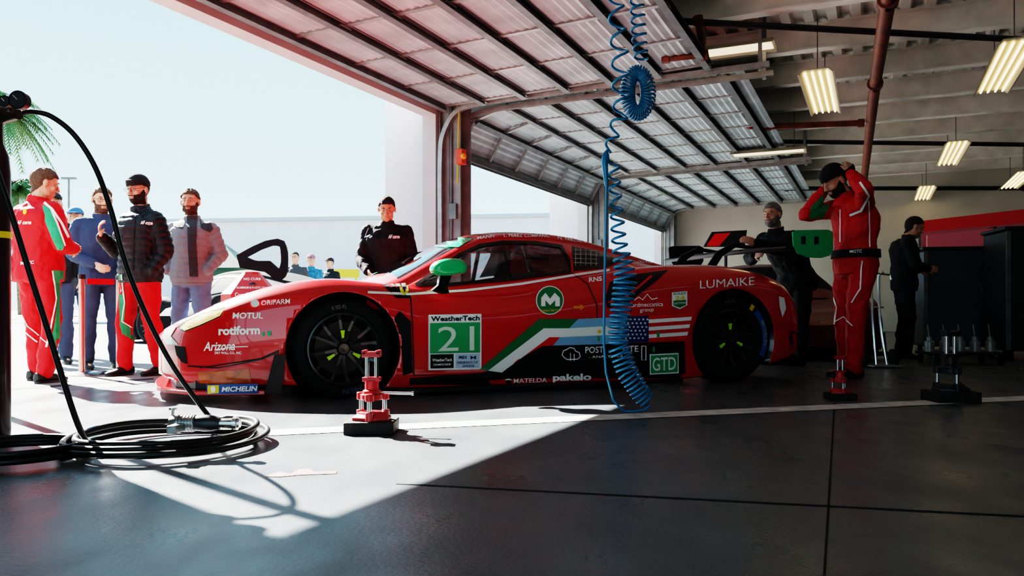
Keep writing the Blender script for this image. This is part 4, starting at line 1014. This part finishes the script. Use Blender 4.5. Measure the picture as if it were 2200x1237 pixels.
    def dome(c,r,pc,pn,name,m,extra=None):
        bm=bmesh.new();ell(bm,c,r,None,40,28)
        g=bmesh.ops.bisect_plane(bm,geom=bm.verts[:]+bm.edges[:]+bm.faces[:],plane_co=Vector(pc),plane_no=Vector(pn),clear_inner=True)
        ed=[x for x in g['geom_cut'] if isinstance(x,bmesh.types.BMEdge)]
        try:bmesh.ops.contextual_create(bm,geom=ed)
        except:pass
        if extra:extra(bm)
        bmesh.ops.transform(bm,matrix=HM,verts=bm.verts)
        return fin(bm,name,m,e)
    if hat:
        kind,hm=hat
        if kind=='beanie':
            def ex(bm):
                rs_=[]
                for z,r in((.034,.088),(.036,.093),(.068,.093),(.073,.086)):
                    rs_.append([Vector((r*.9*math.cos(a),-.012+r*1.1*math.sin(a),z+.010*math.sin(a))) for a in[2*math.pi*j/28 for j in range(28)]])
                loft(bm,rs_,True,False)
            dome((0,-.012,.040),(.083,.101,.094),(0,0,.036),(0,0.02,1),'beanie',hm,ex)
        else:
            def ex(bm):
                rs_=[]
                for z in(.050,.058):
                    rs_.append([Vector((.075*math.cos(a),.06+(.10*math.sin(a) if math.sin(a)>0 else 0),z-.012*math.sin(a))) for a in[math.pi*j/14 for j in range(15)]])
                loft(bm,rs_)
            dome((0,-.012,.035),(.082,.100,.086),(0,0,.042),(0,0,1),'cap',hm,ex)
    if beard:
        def bt_(q):
            if q.z<-.118 or q.y<-.012 or ear(q): return False
            if abs(q.x)<.020 and -.068<q.z<-.0465 and q.y>.07: return False
            top=-.040 if abs(q.x)<.030 else -.040+(abs(q.x)-.030)*.2
            if q.y<.045: top=-.034+(.045-q.y)*1.0
            return q.z<top
        shell('beard',beard,bt_,.0025,.0015,110)
    if glasses:
        bm=bmesh.new()
        for sx in(-1,1):
            tube(bm,[HM@Vector((sx*.031+.021*math.cos(a),.096-.006*abs(math.cos(a)),.006+.015*math.sin(a))) for a in[2*math.pi*j/14 for j in range(15)]],.0018*k,6)
            tube(bm,[HM@Vector((sx*.052,.09,.010)),HM@Vector((sx*.080,.0,.012))],.0018*k,6)
        tube(bm,[HM@Vector((-.010,.096,.010)),HM@Vector((.010,.096,.010))],.0018*k,6);fin(bm,'glasses',DARK,e)
    def quil(me):
        me.update()
        segs=[(V['sh'+S],V['el'+S]) for S in'RL']+[(V['el'+S],V['wr'+S]) for S in'RL']
        nrm=[v.normal.copy() for v in me.vertices]
        for v,n in zip(me.vertices,nrm):
            best=None
            for a,b in segs:
                ab=b-a;t=max(0,min(1,(v.co-a).dot(ab)/ab.length_squared));dd=(v.co-a-ab*t).length
                if best is None or dd<best[0]: best=(dd,t*ab.length)
            L=best[1] if best[0]<.11*k else v.co.z
            w=abs(math.sin(math.pi*L/.06))**.5
            v.co=v.co+n*(quilt*(w-.7))
    res=dict(e=e,body=body_,M=M,V=V)
    if top:
        m,off=top[0],top[1]
        bm=bmesh.new();tors(bm,off,wd_=wid)
        for S in'RL':
            ell(bm,Vl['sh'+S]-Vector((math.copysign(.03,Vl['sh'+S].x),0,.012)),(.055+off*.7,.054+off*.7,.046+off*.6),M,14,10)
            w=V['wr'+S].lerp(V['el'+S],.06)
            limb(bm,[V['sh'+S],V['sh'+S].lerp(V['el'+S],.5),V['el'+S],V['el'+S].lerp(w,.5),w],[.050+off*.7,.050+off*.6,.044+off*.65,.040+off*.5,.030+off*.45])
        rs_=[];nk=Vl['nk']
        for dz,r in((-.06,.11),(.0,.088),(.055,.078),(.062,.068),(.0,.066)):
            rs_.append([M@(nk+Vector((r*math.cos(a),r*math.sin(a)+.01,dz-.012*math.sin(a)))) for a in[2*math.pi*j/20 for j in range(20)]])
        loft(bm,rs_)
        res['top']=remesh(bm,top[2] if len(top)>2 else 'jacket',m,.0095,e,2,.016 if quilt else .032,quil if quilt else None)
    if bot:
        bm=bmesh.new();pel=Vl['pel']
        loft(bm,[[M@(pel+Vector((rx*math.cos(a),ry*math.sin(a),dz))) for a in[2*math.pi*j/20 for j in range(20)]] for dz,rx,ry in((-.14,.13,.11),(-.08,.185,.135),(0,.190,.135),(.06,.178,.128),(.10,.17,.12))])
        for S in'RL': limb(bm,[V['hi'+S],V['hi'+S].lerp(V['kn'+S],.5),V['kn'+S],V['kn'+S].lerp(V['an'+S],.4),V['an'+S]],[.110,.094,.076,.075,.064])
        res['bot']=remesh(bm,'trousers',bot,.0105,e,2,.038)
    for S in'RL':
        fd=(V['ft'+S]-V['an'+S]) if V['ft'+S] is not None else fw.copy()
        fd.z=0;fd.normalize();sx=ZU.cross(fd);a=V['an'+S].copy();gz=a.z-.09*k
        bm=bmesh.new();rr_=[]
        for y,w,h in((-.085,.02,.05),(-.075,.034,.085),(-.03,.040,.105),(.04,.042,.09),(.10,.048,.062),(.15,.045,.05),(.185,.03,.04),(.195,.012,.03)):
            rr_.append([a.xy.to_3d()+ZU*gz+fd*y*k+sx*w*k*math.cos(q)+ZU*k*(.012+(h-.012)*(.5+.5*math.sin(q))) for q in[2*math.pi*j/14 for j in range(14)]])
        loft(bm,rr_);tube(bm,[a,a+ZU*.06*k],.045*k,12);fin(bm,'shoe',shoe,e)
        bm=bmesh.new();loft(bm,[[a.xy.to_3d()+ZU*(gz+z*k)+fd*k*(.055+.142*math.cos(q))+sx*k*.046*math.sin(q) for q in[2*math.pi*j/20 for j in range(20)]] for z in(0,.02)]);fin(bm,'shoe_sole',SOLE if shoe is not SHOE else CARB,e)
    if belt:
        pel=Vl['pel'];bm=bmesh.new()
        loft(bm,[[M@(pel+Vector((r*math.cos(a),r*.76*math.sin(a),dz))) for a in[2*math.pi*j/28 for j in range(28)]] for dz,r in((.02,.226),(.085,.222))],True,True);res['belt']=fin(bm,'belt',belt,e)
    return res
def yawto(fx,fy):return math.atan2(-fx,fy)
g=G(82,820)
p1=person('person in red and green race suit seen from behind, arms folded',g,yawto(.45,.89),.965,
 J=dict(anR=(.15,-.04,.09),anL=(-.17,.10,.09),knR=(.15,.02,.5),knL=(-.16,.07,.5),elR=(.32,.0,1.13),wrR=(.12,.24,1.12),elL=(-.30,.03,1.14),wrL=(-.10,.27,1.14),hd=(0,.06,1.66),nk=(0,.0,1.485)),
 top=(RSUIT,.050,'race_suit_top'),bot=RSUIT,hair=HBRN,hp=.3,hy=-.4,belt=BCLO,wid=1.08)
D1=Decal(bvh_of([p1['top'],p1['bot'],p1['belt']]));e=p1['e']
D1.poly([[(92,440),(108,448),(122,480),(138,530),(128,545),(112,510),(98,475)]],GSUIT,'green_suit_panel',e,.005,g=8)
D1.poly([[(110,580),(150,582),(152,640),(140,700),(128,760),(108,745),(118,690),(122,640)]],GSUIT,'green_suit_panel',e,.005,g=8)
for l in(([(96,436),(112,450),(132,480),(146,510)],5),([(108,445),(122,478),(140,528)],3),([(30,600),(28,660),(40,700),(80,735)],2.5),([(24,545),(26,600)],2),([(112,582),(120,640),(112,690),(100,745)],3),([(30,640),(60,700),(100,735)],2)):
    D1.poly([],WHT,'white_piping',e,.007,lines=[l],g=8)
D1.text([('AF corse',(38,482),(68,481),8,.2,.02),('MGTC',(46,569),(74,567),7,0,.02)],WHT,'suit_lettering',e,.008)
D1.poly([[(51,449),(58,449),(58,458),(54,461),(51,458)]],YEL,'shield_patch',e,.006)
g=G(302,806)
p2=person('person in black puffer jacket, beanie and red race trousers, hand raised',g,yawto(-.45,-.89),.975,
 J=dict(elR=(.28,.02,1.12),wrR=(.17,.27,1.24),elL=(-.27,-.05,1.12),wrL=(-.23,.06,.93),anR=(.14,.05,.09),anL=(-.13,-.1,.09),knR=(.13,.06,.5),knL=(-.12,-.02,.5)),
 top=(BPUF,.046),bot=RSUIT,hair=HBLK,hat=('beanie',KNIT),beard=HBLK,glasses=True,hy=.2,hp=.15,hands={'R':dict(d=(-.25,.35,.9),n=(-.5,-.6,.2),curl=.5),'L':dict(pocket=True)},wid=1.04,quilt=.014)
D2=Decal(bvh_of([p2['top'],p2['bot']]));e=p2['e']
D2.text([('AF corse',(302,482),(328,482),7,.2,.03)],WHT,'jacket_lettering',e,.006)
D2.poly([],DARK,'jacket_zip',e,.004,lines=[([(292,448),(288,500),(286,582)],3)],g=8)
D2.poly([[(256,590),(264,590),(270,650),(264,720),(258,700)]],GSUIT,'green_trouser_panel',e,.005,g=8);D2.poly([[(266,695),(300,720),(298,740),(262,715)]],GSUIT,'green_trouser_panel',e,.005,g=8)
for l in(([(262,590),(268,650),(262,690),(300,716)],2.5),([(356,592),(362,660),(350,720)],2.5)): D2.poly([],WHT,'white_piping',e,.007,lines=[l],g=8)
p3=person('bearded person in grey puffer vest and blue jeans, hands in pockets',at(412,700,7.75),yawto(-.12,-1),.97,
 J=dict(elR=(.28,-.05,1.15),wrR=(.21,.08,.98),elL=(-.28,-.05,1.15),wrL=(-.21,.08,.98)),top=(GCLO,.044),bot=JEAN,shoe=mat('tan_shoe',(.25,.18,.12),.7),hair=HBRN,beard=HBRN,hy=.2,hp=.1,hands={'R':dict(pocket=True),'L':dict(pocket=True)},wid=1.02,quilt=.011)
D3=Decal(bvh_of([p3['top']]));D3.poly([[(402,462),(424,462),(422,520),(426,594),(408,594),(404,530)]],DGCL,'dark_shirt',p3['e'],.006,g=8)
for q in([(368,455),(385,462),(398,478),(392,492),(374,486)],[(428,466),(450,474),(458,490),(452,500),(432,490)]): D3.poly([q],DGCL,'shoulder_panel',p3['e'],.006,g=8)
person('person in navy jacket, glasses and dark jeans facing the group',at(218,700,7.8),yawto(.6,-.75),.985,J=dict(wrR=(.10,.22,1.02),wrL=(-.18,.2,1.0)),top=(NCLO,.038),bot=DJEAN,hair=HBRN,glasses=True,beard=HBRN,hp=.2,hands={'R':dict(curl=.5)})
person('person in dark jacket and blue cap standing in the group',at(163,700,9.3),yawto(.3,-1),.98,top=(DGCL,.04),bot=DJEAN,hair=HBRN,hat=('cap',mat('cap_blue',(.03,.12,.25),.8)),vox=.008)
person('person in dark jacket and black cap partly hidden in the group',at(112,700,8.4),yawto(.6,-.8),1.01,top=(BCLO,.04),bot=DJEAN,hair=HBLK,hat=('cap',KNIT),vox=.008)
p7=person('person in black jacket looking down beside the car roof',at(832,700,8.4),yawto(.1,-1),.985,J=dict(hd=(0,.09,1.65),nk=(0,.03,1.48),ch=(0,.02,1.28),elR=(.27,.05,1.12),wrR=(.18,.28,.98),elL=(-.27,.05,1.12),wrL=(-.16,.28,.98)),top=(BCLO,.045),bot=BCLO,hair=HBLK,beard=None,hp=.42,skin=SKIN2,wid=1.04)
D7=Decal(bvh_of([p7['top']]));D7.text([('AF corse',(834,512),(858,512),7,.2,.03)],WHT,'jacket_lettering',p7['e'],.006);D7.poly([],LGRY,'jacket_piping',p7['e'],.006,lines=[([(792,490),(784,510),(796,505)],1.5)])
p8=person('mechanic in red race suit and black beanie, both hands at ears',at(1838,700,6.8),yawto(-.97,-.24),1.03,
 J=dict(pel=(0,0,.97),hd=(0,.20,1.62),nk=(0,.09,1.48),ch=(0,-.0,1.28),shR=(.18,.05,1.42),shL=(-.18,.05,1.42),elR=(.20,.33,1.37),wrR=(.12,.20,1.57),elL=(-.34,.18,1.50),wrL=(-.14,.15,1.66),anL=(-.11,.10,.09),knL=(-.11,.08,.5)),
 top=(RSUIT,.036,'race_suit_top'),bot=RSUIT,hair=HBLK,hat=('beanie',KNIT),beard=HBLK,hp=.55,belt=BCLO,hands={'R':dict(d=(-.45,-.1,.9),n=(-1,0,-.3),curl=.45),'L':dict(d=(.45,-.2,.9),n=(1,0,-.3),curl=.45)})
D8=Decal(bvh_of([p8['top'],p8['bot']]));e=p8['e']
D8.poly([[(1776,408),(1792,425),(1768,468),(1738,470),(1742,445)]],GSUIT,'green_suit_panel',e,.005,g=8)
for l in(([(1848,392),(1866,420),(1850,452),(1826,462)],5),([(1806,450),(1806,520)],2),([(1866,430),(1868,530)],2.5),([(1780,600),(1798,660),(1788,740)],2.5),([(1852,560),(1848,620),(1830,650)],2.5),([(1795,690),(1812,680),(1832,700)],2.5)):
    D8.poly([],WHT,'white_piping',e,.007,lines=[l],g=8)
D8b=Decal(bvh_of([p8['belt']]));D8b.text([('MGTC',(1826,543),(1852,542),6,0,.01)],WHT,'suit_lettering',e,.003)
person('grey-haired person in black jacket leaning an arm on the rear wing',at(1695,700,8.25),yawto(-.862,-.507),.97,
 J=dict(pel=(0,-.12,.92),ch=(0,.06,1.22),nk=(0,.19,1.40),hd=(0,.26,1.59),shR=(.19,.16,1.34),shL=(-.19,.17,1.34),elR=(.22,.34,1.14),wrR=(.02,.48,1.16),elL=(-.25,.44,1.20),wrL=(-.18,.70,1.27),hiR=(.09,-.12,.89),hiL=(-.09,-.12,.89),knR=(.1,-.07,.48),knL=(-.1,-.08,.48)),
 top=(BCLO,.05),bot=BCLO,hair=HGRY,beard=HGRY,hp=.1,hy=.2,wid=1.05)
person('person in dark jacket bending over an equipment cabinet',at(1942,700,9.3),yawto(.85,-.2),.95,J=dict(hd=(0,.12,1.61),nk=(0,.04,1.46),elR=(.25,.08,1.12),wrR=(.2,.22,1.10),elL=(-.25,.08,1.12),wrL=(-.2,.22,1.10)),top=(BCLO,.038),bot=BCLO,hair=HBLK,hp=.4,vox=.008)
person('distant person in dark jacket looking towards the car',at(634,600,17.),yawto(0,-1),.99,top=(DGCL,.03),bot=DJEAN,hair=HBLK,glasses=True,vox=.01)
person('child in blue padded coat with colourful hat',at(668,600,17.6),yawto(.5,-1),.98,top=(mat('teal_coat',(.015,.13,.24),.8,0,.5,14),.03),bot=DJEAN,hat=('beanie',mat('hat_mix',(.30,.14,.18),.9,0,.7,30)),vox=.01)
person('distant person in black jacket and cap',at(710,600,18.4),yawto(-.6,-1),.97,top=(BCLO,.03),bot=DJEAN,hair=HBLK,hat=('cap',KNIT),vox=.01)
# ---------- camera, light, world
cam=bpy.data.cameras.new('camera');cam.sensor_width=36;cam.lens=28;cam.shift_y=.0189;cam.clip_end=500;cam.clip_start=.05
co_=bpy.data.objects.new('camera',cam);link(co_);co_.location=CAM;co_.rotation_euler=(math.radians(90),0,0);scene.camera=co_
sl=bpy.data.lights.new('sun','SUN');sl.energy=34.;sl.angle=math.radians(.5);sl.color=(1,.96,.90)
so=bpy.data.objects.new('sun',sl);link(so)
el=math.radians(36.3);S=Vector((-.7235*math.cos(el),.690*math.cos(el),math.sin(el)))
so.rotation_euler=(-S).to_track_quat('-Z','Y').to_euler();so.location=(-10,10,10)
w=bpy.data.worlds.new('world');scene.world=w;w.use_nodes=True;nt=w.node_tree;bg=nt.nodes['Background']
tc=nt.nodes.new('ShaderNodeTexCoord');sp=nt.nodes.new('ShaderNodeSeparateXYZ');rp=nt.nodes.new('ShaderNodeValToRGB')
nt.links.new(tc.outputs['Generated'],sp.inputs[0]);nt.links.new(sp.outputs['Z'],rp.inputs['Fac'])
rp.color_ramp.elements[0].position=0.;rp.color_ramp.elements[0].color=(.66,.92,1.,1)
rp.color_ramp.elements[1].position=.6;rp.color_ramp.elements[1].color=(.22,.53,.76,1)
x=rp.color_ramp.elements.new(.25);x.color=(.42,.76,.90,1)
nt.links.new(rp.outputs['Color'],bg.inputs['Color']);bg.inputs['Strength'].default_value=1.6
